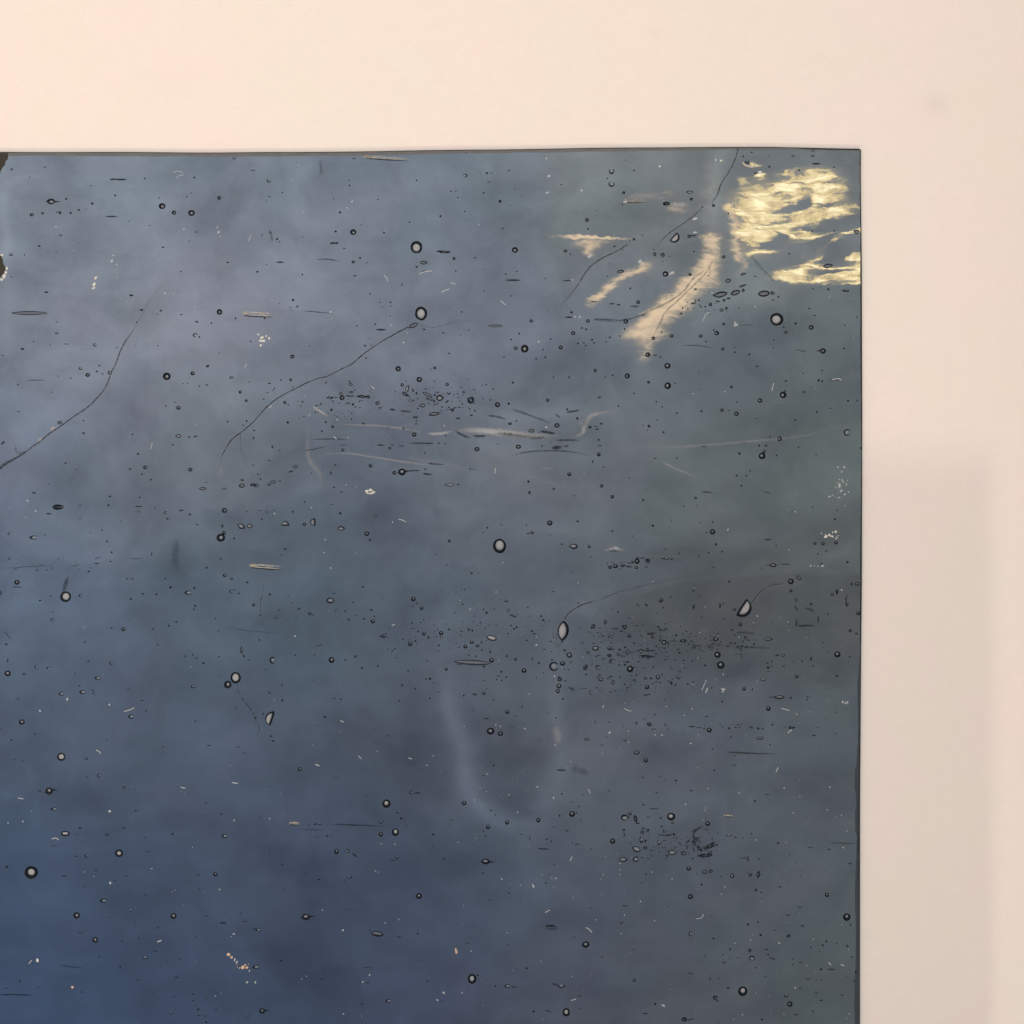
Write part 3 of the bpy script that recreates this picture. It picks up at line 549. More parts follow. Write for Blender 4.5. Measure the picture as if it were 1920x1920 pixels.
# ---- bubbles, transcribed block by block: x y w [h] [type] [angle]
BLK = {
 (0,260): """100,262,26,16,q 437,538,66,44,t0 567,516,18 256,330,10 385,245,22,8,s 975,349,60,18,q 1035,350,110,16,s 1240,341,22,12,s 782,402,14,8,s 988,487,15 791,556,20 272,653,32,26 366,639,26,20,q 513,632,28,26,q 487,632,20,10,s 605,637,18 676,611,22,16,q 740,605,18,6,s
 955,667,110,12,s 1389,578,54,48 1641,637,54,48 1491,634,36,34 1601,497,12 1640,466,10 1665,333,16 1363,508,12 1282,744,16,8,s 1397,932,18,14 1684,800,13 1624,879,18,8,s 335,920,26,20,q 95,995,28,20 210,996,11 520,828,40,10,s 410,974,12,7,s 485,971,18,6,s 1551,1140,12 1878,508,30 98,1186,12
 397,1316,40,16,s 1125,1343,40,18,s 252,1495,295,32,n 1212,1468,28,20,q 1378,1472,24,18,q 1350,1503,16,9,s 1171,1575,12 1881,1485,46 1686,1572,28,18,q 1812,1580,14 1674,1684,42,32,c,-30 1709,1700,14 485,1570,20,8,s 486,1667,28,14,q 289,1738,20,9,s 429,1768,16,8,s 570,1760,50,7,s 192,1803,32,18,q 814,1767,30,28,c,30 25,1858,20,8,s 1000,1789,13,8 1355,1774,10 1555,1508,30,8,s""",
 (400,260): """178,165,28,22,u 338,268,34,18,u 475,360,32,30,c,60 592,462,12 480,496,12 485,804,12 546,860,16,20 568,884,14,10 123,1061,30,12,s 378,1141,20,14 572,1059,72,14,s 1204,167,28,18,u 1741,357,14 1165,357,10 1167,401,13 1031,514,10 1410,522,12 1087,632,18 1199,801,50,46 1048,796,20,16 1042,896,82,20,q 1122,941,24,10,s 1682,716,13 1463,804,16 1268,739,10 1741,930,94,98,B
 1803,1062,60,30,n 1743,1099,20,14 1803,1140,30,18,q 1258,1022,20,14 1200,1057,30,24 1317,1063,18,8,s 1214,1175,26,12,s 763,1165,14 683,1383,20 720,1438,18,14 658,1448,10 670,1470,8 567,1413,14,6,s 190,1540,12,26,s 1342,1328,12 1616,1252,12,22,s 1426,1403,11 1519,1403,16,12 1447,1443,16,6,s 1524,1435,16,6,s 1780,1498,98,112,B 1714,1601,84,34,n,25 1387,1590,14 1230,1605,12
 1806,1635,20,12 318,1737,24,10,s 677,1868,34,32 825,1777,10 1299,1775,20,14 1356,1771,18,8,s 1310,1880,14 1340,1710,14,6,s 52,1836,10 440,1540,14 1437,1637,90,16,s 764,840,10 456,1079,16,8,s 585,1485,8 1515,1520,10 455,542,8""",
 (800,260): """337,120,14,10,s 328,316,42,30,c,200 516,296,22,18 555,294,16,10,s 531,368,28,16,u 704,273,13 208,452,16,10 251,450,10 267,504,12 489,463,14 629,537,24 326,624,13 118,664,18 651,769,14 757,433,9 813,490,9 1585,278,42,50,c,90 1585,389,48,46,c,80 1548,341,20,10,s 1688,463,24 1778,272,14 1708,184,10 1374,697,32,30 1383,773,16 1156,394,24,8,s
 757,954,50,46 1189,963,30,26 1231,990,12 150,970,130,22,q 235,1027,24 414,1021,32,9,s 677,1160,14 773,1138,12 250,1133,12 740,1213,140,16,s 493,1307,11 724,1348,11 1018,1197,11 1610,923,16 1677,565,12 1776,862,20 1849,828,10 300,1485,14 1242,1488,20 1382,1563,32,28 896,1562,28,26 1812,1402,32,30 1707,1565,38,40 1745,1283,16
 590,1604,120,22,n 1255,1667,34,32 1150,1790,34,34 763,1796,34,28 840,1800,62,64 793,1671,16 1330,1623,20,12 1367,1634,16 1570,1702,16 1658,1692,14 1697,1632,14 1062,1718,14 723,1721,14 1297,1756,16 1348,1752,12 1363,1773,14 1418,1724,16 1436,1750,18,12 1539,1742,12 192,1840,14 143,1664,14 292,1681,10 360,1640,10 1018,1874,16 938,1886,14 663,1872,12 997,1808,12
 1895,1851,40 1205,1217,90,10,s 1430,1398,70,10,s 1590,1415,50,12,s 1645,1424,36,14,s 1219,1531,70,12,s 1660,1140,60,30,n,10 1680,950,12 1742,873,10 1550,1180,10""",
 (1200,260): """427,460,28,58,d,90 440,518,24,24 228,556,56,36,q 1482,104,34,16 1312,142,26,26,u 1480,142,28,26,u 957,117,24,12,s 883,152,14 1108,240,24,18,q 1664,245,22,12,s 1363,270,20,12 1510,215,80,16,s 918,205,50,24,q 988,295,16 1104,150,8 534,586,18,12 630,573,28,24 680,424,12 757,640,14 306,857,58,100,D,-42 422,837,30,28 463,831,50,16,q 126,990,24,32 195,996,34,30
 463,966,14 119,950,10 256,1010,10 196,1052,9 218,1159,48,44 718,1013,28,24 1278,985,14 1472,793,14 1664,790,14 1856,800,36,50,d,90 1610,1090,80,36,n,8 755,1217,48,30,n,15 884,1160,50,22,q,20 690,1336,115,46,n,12 818,1320,80,42,n,20 880,1262,70,20,q,20 885,1298,28,26,q 1062,1328,100,50,n,5 1135,1325,36,30,q 987,1180,26,10,s 429,1165,26 586,1175,16,10
 477,1290,24,18,q 475,1390,14 458,1411,44,16,q,10 505,1385,16,22,s 354,1499,30,18,q 603,1423,30,34,q 665,1395,34,18,q 720,1385,24,24,q 760,1370,30,20,q 560,1440,20,10 700,1469,34,26,n 738,1453,20,26,q 718,1589,24 1172,1548,106,102,B 1334,1584,20 1467,1618,40,38 1451,1457,13 1250,1660,26,22 1232,1617,13 1614,1291,18 1762,1303,66,18,q 1483,1285,20,8,s 1187,1355,13,18 115,1711,30,28
 270,1691,32,28 519,1691,32,28 657,1667,38,36 632,1641,14 564,1738,14 185,1658,14 708,1804,26,26 813,1830,15 812,1790,10 937,1849,15 1499,1515,13 1568,1820,46,44,t180 1747,1798,15 1146,1723,13 68,1852,40,36 130,1855,50,10,s 176,1872,14 1140,1383,30,10,s 1755,1600,11 1145,1790,9 1860,1530,12 410,1460,18,10 365,1452,14 520,1440,22,12,q""",
 (0,680): """693,49,36,24,c,30 752,105,38,32 830,75,20,12 878,97,16,10 943,85,38,32,c,20 851,24,18,12 608,132,26,9,s 501,115,18,8,s 153,188,13 440,252,24,7,s 160,420,20,10,s 1429,117,62,62 1651,92,34,34 1778,30,26,24,q 1775,191,26,12,s 1709,201,12 1569,179,10 1609,178,10 1531,387,38,30 1420,371,12 1527,628,48,30,d,0 1621,638,28,12,s 1676,632,42,12,s,15 1482,704,14 1183,783,18
 1135,616,24,11,s 715,604,30,16,q 513,514,40,28,n 715,498,12 20,690,40,20,q,40 562,862,26,12,s 649,918,18,8,s 1245,898,34,30 1631,917,34,32 1114,914,28,18,q 1217,956,16,12 1295,1003,15 1738,1080,58,26,n 1767,1028,22,9,s 290,1116,40,14,s,-15 420,1040,18,7,s 942,1146,20,14 1197,1154,16,12 930,1221,18 500,1238,98,44,X 685,1223,16,10 418,1295,50,14,s 1188,1233,70,12,s 1189,1276,24,16
 1422,1285,32,24,c,0 1445,1337,38,18,c,0 1552,1266,36,16,q 1627,1300,28,14,q 686,1335,18,8,s 1327,1244,18,8,s 85,1466,40,20,c,0 293,1499,78,32,c,0 382,1476,20,8,s 1691,1388,22,12,s 875,1435,13 775,1457,20,6,s 1040,1360,18,7,s 918,1532,22,16,q 957,1625,16 78,1682,22,14 500,1682,18,8,s 947,1704,24,10,s 1771,1757,18 760,1791,20,14 317,1778,24,12,q 403,1776,22,10,s 449,1761,20,9,s 135,1770,46,7,s
 1103,1851,42,18,c,0 1135,1853,36,9,s 145,1883,44,40 1417,1851,14 1891,1502,64,62 1892,1681,14 1907,1402,16,24,q 1300,1640,10,34,s 830,1720,50,8,s 110,1800,18,6,s""",
 (400,680): """156,126,32,22 231,252,26 282,325,22 662,147,24 580,148,14 681,206,20,9,s 524,220,13 481,178,30,12,s 463,257,11 612,341,26 307,165,10 764,336,16 750,371,22,7,s 641,362,12 432,313,12 1584,52,44,44 1766,145,46,44 1618,190,28,26 1177,186,34,26,n 1660,222,30,60,D,170 1180,252,44,18,q 1092,265,36,22,n 1103,300,42,40 1052,298,30,12,q 1002,300,60,22,q 1155,285,28,14,q
 1188,287,38,16,q 1275,290,80,26,q 1325,294,44,30,q 1212,235,12 1407,347,36,28 1022,330,22,12,s 1150,348,44,16,q 1196,357,20 1690,323,30,22 1793,367,46,30 1752,394,15 1836,275,90,28,n,-28 1854,315,80,22,q,-15 1640,268,70,34,q,-30 1742,262,18 1712,242,20,12 1013,404,20 1538,402,38,12,s 1428,388,28,16,q 885,366,14 922,355,14,24,s 1888,440,76,32,n,10 1733,468,52,18,q 897,422,12
 1257,386,11 1898,45,24 1820,225,14 1740,525,26,14,q 1742,497,12 1184,484,13 963,510,20,14 1022,550,22 638,512,20 930,588,15 284,500,16 259,538,28,8,s 1287,524,34,20,q 1433,539,10 1501,549,36,16,q 1629,565,22 1722,616,36 122,506,14 350,580,14 345,646,16,20,q 1512,732,24 1111,747,26,24 506,721,16,24,q 570,750,12 1535,706,30,10,s 1612,714,50,10,s 1813,775,13 1430,707,60,9,s
 343,876,24,9,s 481,838,13 704,892,36,26,n,15 1347,884,30 1045,878,20,12 1700,866,24,8,s 840,948,18,9,s 1551,943,32,30 1617,937,62,56,t20 1818,914,24,16,q 665,932,50,14,s,20 1007,947,12,44,s 383,957,14 403,999,14 248,1006,26,20 245,1054,50,34,n 352,1050,72,26,q 373,1054,36,24,n 513,1021,46,24,n 478,1045,40,20,q 571,1014,13 1034,1068,18,12 92,1080,36,16,n 1097,1108,34,10,s
 783,1193,13 1015,1217,18,10,s 681,1279,18,14 458,1280,26,10,s 289,1278,18,9,s 398,1267,22,8,s 520,1266,20,8,s 1087,1290,20 95,1267,42,40 414,1342,15 1394,1316,38,26,d,180 239,1405,44,62,d,60 311,1403,34,50,d,90 616,1378,40,68,D,90 780,1385,32,26 852,1366,46,66,D,180 1099,1420,58,38,d,180 1315,1466,40,38 1342,1520,22 64,1500,68,66 92,1460,32 179,1507,15 75,1400,18,30,s 615,1598,22,18
 64,1680,12 97,1823,32,28 155,1852,26,16,u 292,1883,18,14 580,1645,10""",
 (800,680): """69,44,22 37,55,16,9,s 93,254,36,10,s 68,277,18 115,302,64,52,d,180 176,187,28 316,252,28,22,q 296,212,20,10,s 70,357,12 65,332,20,12 273,300,26,8,s 607,360,42,42 703,351,20 738,171,18 375,320,60,56,q,30 388,298,34,16,s 230,395,56,18,q,35 215,405,40,20,q,-30 278,383,14 369,397,14 383,451,32,14,s 72,438,90,26,n,8 270,477,36,14,q 571,225,13 511,189,12 478,193,10 1088,125,13 1219,125,24,14,q
 1445,67,28 1594,108,15 1719,114,42,42 1532,122,11 1901,168,22 1775,263,13 1645,372,15 1038,322,28 1480,297,36,14,s 1205,400,18 1291,478,20 714,523,40,24,q 897,584,46,30 960,596,20,8,s 1116,538,42,36 1497,523,20,16 1400,553,28,24,q 1460,570,40,12,s 1450,545,24,10,s 163,627,12 531,622,20,10,s 102,689,15 158,694,14,10 30,691,70,10,s 431,741,42,34 786,721,42,34 1473,661,18,16 1483,711,32,12,q
 990,715,13 1474,787,32,32 1904,543,22 1423,848,13,20 1517,898,12 1222,957,32,30 374,912,14 405,916,24,7,s 872,1019,20 197,1047,78,26,N 270,1045,20,10 882,1112,22,30,q 1089,1083,18 1499,1056,30,28 1591,1149,28,28 1268,1141,11 1855,1178,18 1738,988,11 853,1390,12 1055,1374,44,42 904,1457,30,24 870,1465,30,12,s 1293,1359,18,16 519,1415,16 640,1391,32,7,s 485,1458,10 625,1571,104,116,B
 194,1528,26,26 1257,1575,70,44,d,0 1393,1577,26,24 1158,1556,15 1591,1444,15 1767,1486,11 174,1732,12 82,1643,10 385,1805,20,14 441,1804,10 1618,1744,38,34 1572,1752,40,30,q 1803,1703,42,42 1806,1680,24,24 1798,1757,28,22 1762,1708,26,20,q 1680,1740,50,24,q 1725,1715,18,8 1892,1700,34,30,q 1881,1749,22,12 1844,1676,22,8,s 1740,1750,60,12,s 1252,1792,18,8,s 1720,1745,14 770,500,14 610,696,24,6,s 1060,1475,14,8""",
 (1200,680): """235,27,50,46 238,198,54,54 74,168,22 301,179,12 784,208,22 1227,276,54,54 1244,243,18,12 1028,325,38,36 1004,32,28,14,s 1250,158,16 1397,91,11 1560,66,12 1531,151,20 1562,159,16 1406,251,24,18,q 1783,327,16 1861,324,11,16 829,338,13 702,408,30,28 762,409,22,10,s 827,439,38,36 527,417,18 316,432,22,14 190,378,13 140,335,16,12 1516,422,16,16 1332,490,18,14 1629,391,28,8,s
 1000,477,12,10 143,494,20,9,s 78,544,24 202,596,17,17 64,579,9 28,535,9 1774,598,54,54,e 1197,653,36,38 1113,640,12,30,q 1021,712,14,20 1080,711,22,20 890,681,26,12,q 548,717,60,14,s 1064,761,28,26 1047,800,54,54 1170,795,15 853,778,22,20 1358,725,13 1510,791,20,9,s 1893,733,14,24,q 317,818,13 130,820,30,9,s 827,968,16 911,968,12,14 944,925,10,16 869,1055,15,18 477,1160,22 26,1179,17
 374,1231,12 560,1112,80,7,s 1480,1238,10,14 1670,1343,18,16 1689,1266,13 110,1397,20 272,1357,10 623,1365,14 622,1450,44,44 567,1458,13 517,1369,10 652,1557,20 703,1620,16,14 587,1629,17,12 221,1596,11 335,1636,30,8,s 1499,1548,28,24 1568,1550,30,26 1680,1543,30,28 1167,1569,12 1595,1617,12,16 1524,1638,12 1095,1517,70,12,s 1778,1709,20 68,1697,40,32,q 53,1749,26,16 232,1677,36,26 204,1680,50,12,s 272,1684,22,16,q
 1142,1737,50,32,t180 1245,1727,110,8,s 504,1661,12 630,1755,12 1041,1763,10 764,1879,15 1293,1875,46,44 1362,1842,48,22,n,-40 1862,1897,36,28 1815,1895,18,22,q 12,1675,30,9,s 1555,1725,20,12""",
 (0,1080): """5,145,20,40,q 562,178,86,88,B 693,168,36,26,c,0 1617,143,66,34,c,10 1664,104,20,18,q 1461,98,20 1341,157,16 1225,152,16 1121,198,20,14 343,210,20,12 433,170,18,10 1674,256,18 1660,286,14 452,374,38,24,c,10 452,307,34,7,s 1057,456,34,32 1313,454,15 1511,394,30,14,s 1449,426,17 957,443,20,14,q 1349,590,13 734,567,26,20,c,0 55,585,30,16,q 759,731,28,12,s,15 317,780,40,24,c,10 420,791,42,22,c,-30
 955,750,38,22,c,10 65,835,52,46 206,840,28,16,q 841,876,54,28,c,15 1590,687,14 1652,677,13 1684,704,14 1744,747,20,14 1875,692,12 682,940,16,12 710,995,56,34,c,15 527,1010,42,32,c,10 808,1005,30,20,c,0 793,978,20,8 162,1054,34,18,c,0 1656,946,38,28,c,50 1220,1067,20,10 1254,1155,14,12 1126,1205,50,36,c,10 187,1252,48,42 1674,1243,16,10 525,1551,66,64,B 741,1568,36,12,s 100,1408,20,14,q
 1398,1466,20,9,s 850,1711,34,30,c,10 748,1720,22,7,s 420,1843,60,56,t25 339,1847,28,16,q 1071,1813,36,24,c,0 195,1584,18,8,s 123,1573,20,8,s 1788,1453,36,10,s 5,1313,20,10,s 302,1357,14,12 66,725,12,36,s 916,1408,20,7,s 645,838,14,8 1850,365,12 1872,470,14,8 1100,968,20,6""",
 (400,1080): """153,132,30,26,c,0 178,118,16,10 218,149,15 154,24,26,16,q 292,54,15 346,248,26,28 485,156,18 402,335,14 541,353,26,24,c,30 566,290,11 641,180,11 678,231,11 733,281,28,20,q 827,321,28,26 854,335,13 710,358,12,8 1003,211,64,44 1033,149,24,11,s 1283,93,18,14 1446,188,10 1199,227,13 1050,291,11 1040,307,10 1130,301,15 1354,291,18 1227,336,13,8 1379,347,13 1290,367,18,16 1366,388,34,34 1160,373,17
 1461,515,30,32 1434,517,18,18,q 1480,495,12 1494,523,11 1714,198,38,38 1746,234,13 1710,262,12 1785,276,30,28 1702,404,13 1776,398,10 1802,375,11 1805,495,32,30 1754,476,16,12 1704,450,16,8 1845,525,22,24,q 1687,582,34,36 1732,558,16,16 1745,580,10 1626,541,12 1570,532,8 393,547,15 909,587,34,24,u 240,635,22,60,q 262,685,40,14,s,-50 302,718,18,9 508,722,50,56,c,0 703,678,13 866,681,10 1013,720,48,48
 1216,691,22 1131,721,15 1275,788,20,16 1533,641,14 1557,623,12 1495,629,10 1567,701,22,9,s 1833,728,13 1409,770,14 1670,814,14 1618,936,16 1730,965,11,18 1856,880,20 1822,884,16,10 1683,905,10 190,872,82,92,B 123,931,60,62 861,894,22,12 586,934,14 481,1000,15 592,1066,20,16 1035,1050,15,10 1094,1057,14 1593,1069,14 1855,1048,14 478,1215,64,122,D,162 510,1165,22,22 361,1218,16,20 956,1209,24,20 425,1180,14
 495,1373,18,14 515,1414,28,14,q 214,1468,18,10 264,1516,13,10 195,1136,12 739,1656,32,30 1053,1725,36,14,u 1504,1370,24,8,s 1700,1855,36,28,c,0 1750,1860,60,14,s 895,1283,9 50,691,18,8,s 445,802,10 60,855,8""",
 (800,1080): """326,117,11 306,243,16,12 681,214,26,22 692,294,36,20,c,180 740,343,60,18,q,-20 866,268,24,10,s 513,315,20 488,287,13 580,287,12 410,343,13 461,398,13 400,392,9 308,395,10 432,423,10 538,422,10 597,421,9 190,457,22,18 123,490,34,34 360,460,20,16 392,468,17 300,473,26,14,q 92,460,11 168,412,10 118,520,11 83,522,10 387,567,34,28 437,597,28,26 331,605,32,32 472,633,15 470,570,14,26,s 556,532,86,42,N,-14
 15,527,22,24,q 104,596,18,12 278,612,10 363,679,13 422,687,13 545,650,17 640,650,9 687,687,22,18 556,723,40,36 762,713,26,32,q 906,709,14 390,742,290,42,n,-3 168,798,26,26 267,757,12 293,760,12 490,775,26,20,q 27,880,20,12 492,892,20,14,u 490,1005,28,26 100,995,12 27,1049,13 318,1025,16 413,1015,38,16,q 515,966,20,7,s 575,1062,11 640,820,18 617,853,22,18,u 682,866,16,14 597,887,12 643,895,13 835,811,40,38
 881,344,10 983,344,16 1000,377,20,16 1015,402,9 1053,386,10 723,425,15 770,438,18 750,453,16 905,472,18 923,494,16 697,494,13 995,425,9 858,553,18,12 1170,470,158,90,N,84 1170,392,26,14,q 1163,560,20,20,q 1222,678,50,42,n,-40 1183,637,34,20,q,-30 1090,775,76,74,e 1164,750,42,36 1071,720,34,14,q 1008,630,22,12,q 1063,562,14 1070,646,12,8 1215,802,13,10 1180,797,11 963,746,17 1001,831,10 939,873,13,10
 1140,885,44,44,q,60 1134,943,44,40,n 1124,987,36,36,n 1190,900,24,14,q 1168,1053,18,12 1235,963,44,16,q,-15 1254,970,24,24,c,30 1402,1000,24,32,e 1360,788,44,36,q,30 1368,770,26,26 1473,786,38,34,e 1447,620,52,38 1568,620,38,32 1586,498,34,24 1531,397,36,38,q 1425,435,44,40,q 1695,437,48,40,q,30 1620,450,50,18,q 1737,514,32,28 1383,656,26,20 1566,683,30,36,q,70 1725,654,38,22,n 1680,688,40,14,q
 1645,680,28,18,q 1518,710,34,14,q 1575,725,26,18,q 1725,738,28,18,q 1743,797,54,54 1494,887,40,30,n 1480,852,36,22,q 1596,914,30,34,n 1890,952,32,36 1578,862,34,14,s 1555,877,26,12,s 1658,869,26,12,s 1779,893,26,16,q 1815,735,36,10,s 1798,847,16,14 1875,875,26,30,q 1457,958,12 1362,966,12 1338,962,10 1578,996,13 1612,985,12 1724,956,24,16,q 1484,981,10 1714,980,12 1815,243,30,26,c,30 1884,253,20,16,q
 1870,1020,24,12,q 1900,495,20 1655,632,16,18 1840,630,30,14,s 1850,700,24,14,s 1870,680,60,12,s 1432,577,20,10,s 1498,567,10 1505,517,26,9,s 1580,575,18,9 1700,612,18 300,115,8 574,1625,15 690,1166,34,32 547,1330,62,56 632,1352,42,40 733,1297,20,18,u 816,1121,18,12 1110,1217,14,11 764,1197,11 1038,1180,12,9 512,1222,52,12,s 391,1152,10 1446,1247,22,11 1565,1252,13,8 1798,1262,20,24,q 1905,1268,38,30,q
 1373,1398,42,24,n 1502,1450,28,8,s 1697,1411,28,14,q 1544,1380,10 1800,1513,46,34 1878,1580,36,34 1160,1868,15,12 486,1712,16,7 1851,1727,13 1565,1842,16,8 1300,233,12 1087,135,13 1641,308,14 1590,287,8 960,1408,8""",
 (1200,1080): """179,209,36,34 458,127,15 264,181,17,12 55,250,26,14,q,-40 463,266,14,50,s,-10 686,252,20,38,q 715,236,13 810,287,32,22,q 855,287,18,20,q 905,290,92,168,D,-32 858,414,30,30 532,359,13 280,275,9 508,171,10 763,48,15 1293,47,46,46 1293,126,26,28 1336,206,28,26,n,30 1467,241,19 1360,16,46,24,n,-30 1647,157,26,24 1686,136,20,40,q 1862,68,38,26 1815,70,18,26,q 1870,320,32,30 1775,247,24,28,q
 1125,396,22,8,s 1610,328,14 788,463,32,14,s 650,538,44,38 664,675,52,52 692,764,62,60 177,459,28,22 218,460,32,16,q 100,495,28,28 108,525,36,20,q 165,514,20,8,s 205,570,44,36,n 190,555,80,14,q 275,558,120,6,s 368,555,70,30,q 203,612,24,18,u 395,475,13 432,495,12 460,605,34,40,q 510,598,28,16,q 590,600,56,32,q 632,585,34,28,q 680,590,36,24,q 752,601,42,14,s 805,578,32,20,q 840,610,28,26,q 910,610,26,14,q
 917,538,56,20,n,-35 985,545,32,14,u 1100,541,70,26,n,5 965,610,36,10,s 1176,680,34,16,q 1226,680,38,22,n 1230,770,24,20,u 1467,710,20,36,q 1482,770,20,10 1389,730,10,18 1318,735,9 1098,785,24,22 1103,812,30,14,u 1093,748,16,10 1130,735,12 1128,772,10 1056,888,38,26 1342,862,34,30,q 892,966,30,34 963,973,12,24,s 1687,855,20,16 1568,568,26,10,s 1606,649,22,9,s 1566,615,16,8,s 1800,467,30,24,q 1855,493,22,24,q
 1797,693,18,14,q 1692,672,50,48 66,620,18,14 155,866,36,40,n 190,843,24,14,q 140,908,28,12,q 173,911,13 62,951,32,34 322,875,42,14,q,-30 268,920,22,22 277,883,11 305,935,12,34,s,-30 95,877,18 45,880,28,28,q 75,1015,34,12,q 50,1023,14 240,900,9,18 1195,1040,74,30,t180 1290,1044,18 1437,1037,14 1432,1062,13 1100,1137,38,38 706,1077,15 299,720,34,14,q 217,718,22,12,s 863,672,14,10
 125,1189,26,10,s 570,1204,26,10,s 219,1277,28,14,q 76,1270,44,30,q 450,1290,50,12,q 593,1320,40,40 510,1300,20,8 548,1308,14 707,1292,11 763,1305,20,16 820,1297,12 950,1298,34,14,q 1013,1307,20,18 1050,1310,20,10 1134,1275,16 1028,1390,54,26,n 1300,1300,58,24,q 1490,1365,36,14,q 1676,1350,11 1675,1167,10 780,1377,12 621,1485,11 1113,1448,12 812,1543,18,7 809,1614,28,24,u 638,1665,14 49,1580,36,32
 307,1753,18,16 438,1838,15 175,1717,11 215,1745,8 24,1727,11 1090,1873,46,8,s 142,1857,12 1166,1835,8 35,1228,10 105,1315,11 130,1312,9""",
 (0,1500): """467,78,64,24,c,0 560,288,72,44,B 685,238,28,20,q 658,292,22,10 1060,242,22,14,q 1170,92,30,12,q 1766,28,22,10,s 1898,122,22,16,q 460,391,38,16,q 650,482,34,12,s 743,479,36,30,c,30 1020,457,64,62,B 60,574,24,22 267,622,108,104,B 917,298,28,20,q 1245,323,20,8,s 1479,292,17 1270,442,36,10,s 1083,652,18,10 984,690,22,10,s 550,652,44,12,s 825,604,50,10,s 1846,638,36,36 1245,817,24,10,s 1352,856,16,8,s
 891,863,68,32,c,0 1120,953,13,12 1487,996,48,46 656,990,52,52 685,1131,28,24,u 1766,997,34,9,s 815,1200,44,48 1187,1183,15,10 1045,1210,16,10 1350,1096,26,11,s 1163,1078,10 1330,1296,44,8,s 1245,1350,42,24,u 1452,1384,36,14,u 1539,1361,16,9 846,1345,14,10 1030,1429,20,14 1515,1521,42,14,s 1190,1532,28,24,u 48,1605,28,26,u 170,1555,16 706,1646,28,10,s 325,1604,12 1776,1692,24,26,c,0 1652,1663,18,14 1656,1720,14,10
 1467,1824,30,26,u 1698,1794,22,18 1853,1796,22,12,q 1704,1848,30,10,s 1758,1851,22,18 1766,1905,20,16 1495,1688,14,8 1685,1173,24,9,s 1705,643,28,8,s 730,745,20,8,s 1707,760,11 300,0,1 945,1005,14,6""",
 (400,1500): """68,122,26,10,s 400,150,22,8,s 98,308,48,34,c,0 1483,32,66,66,B 1437,187,30,28,u 1436,295,36,36 1560,276,58,62,B 1576,109,15 1609,160,20,18,q 1638,160,10 1884,294,18 1575,489,32,28,u 1054,442,38,40 1152,438,38,30,d,150 1167,660,38,26,c,120 1121,690,18,8,s 903,683,20,12 793,632,22,9,s 590,555,13 893,314,26,14,u 975,308,20,13 820,214,24,7,s 873,207,16 910,202,36,24,u 1017,305,11,8
 1762,822,48,48 792,1003,66,50,t15 1160,928,32,16,u 388,1112,58,22,c,0 110,975,16,7 234,973,22,9,s 85,1055,66,9,s 270,1042,50,12,s 1404,1147,104,44,n,-10 1404,1147,60,22,n,-10 1590,1174,46,10,s 1752,1146,15 370,1432,70,30,c,0 1505,1722,56,30,c,0 1322,1565,32,10,s 1833,1551,18,9 926,1535,40,9,s 418,1808,46,44,t15 288,1852,28,24,u 1275,1745,20,10 1277,1850,36,10,s 22,1795,24,9,s 480,442,10 868,480,14,7
 604,768,10 1320,1435,80,6,s 1340,1115,10,16 1885,395,9 1540,518,60,9,s 1655,208,9 580,1378,14""",
 (800,1500): """321,26,38,34 208,168,22,14,u 194,205,10 55,295,18,12 526,232,34,36 690,192,34,36 487,267,12 505,307,15,12 956,172,34,38 1246,120,48,48 1139,136,16 1285,109,12 1248,15,22,8,s 1305,57,12 588,129,11 550,90,13 1203,262,24,20,q 883,330,9,30,s 815,295,13,8 1090,233,11 1030,336,15 1067,356,14 1290,380,40,12,q 1245,370,10 1320,175,13,9 1410,421,22,8,s 505,528,64,46,t0 483,628,18,10 1048,636,22,12 1095,552,18,7
 1021,710,18,12 706,798,18,10 542,859,12 150,503,13 1858,40,18,11 1900,142,22,20,u 1700,150,70,50,d,180 1742,118,30,26 1790,160,30,70,q,20 1810,200,40,12,q 1690,256,22,18 1688,298,26,32,c,180 1594,353,44,44 1797,422,72,44,N,-25 1872,412,38,30,q 1840,345,28,44,c,60 1872,358,22,14,q 1852,275,34,30,q 1895,260,26,28,q 1857,243,16 1686,511,62,36 1793,508,52,42,e 1700,907,40,16,q 1670,1046,28,26,u 1880,638,13 1842,708,13,7
 348,1220,28,20,u 1363,1239,58,52 1267,1177,14,10 1774,1278,30,8,s 1504,1347,26,10,s 695,1240,20,7,s 389,1533,68,80,B 437,1503,16,14 693,1596,50,30,c,10 750,1602,60,10,s 1155,1592,60,32,u 1100,1580,60,12,s,-10 857,1442,20,16 1196,1820,60,66,B 917,1812,20,16 1310,1680,26,9,s 1780,1543,34,32,q 135,1718,22,14,u 1873,1830,44,10,s 1314,1786,20,8,s 5,1552,20,10 590,1594,12,16 1405,925,26,7,s 950,0,1 1040,1810,60,10,s,-15""",
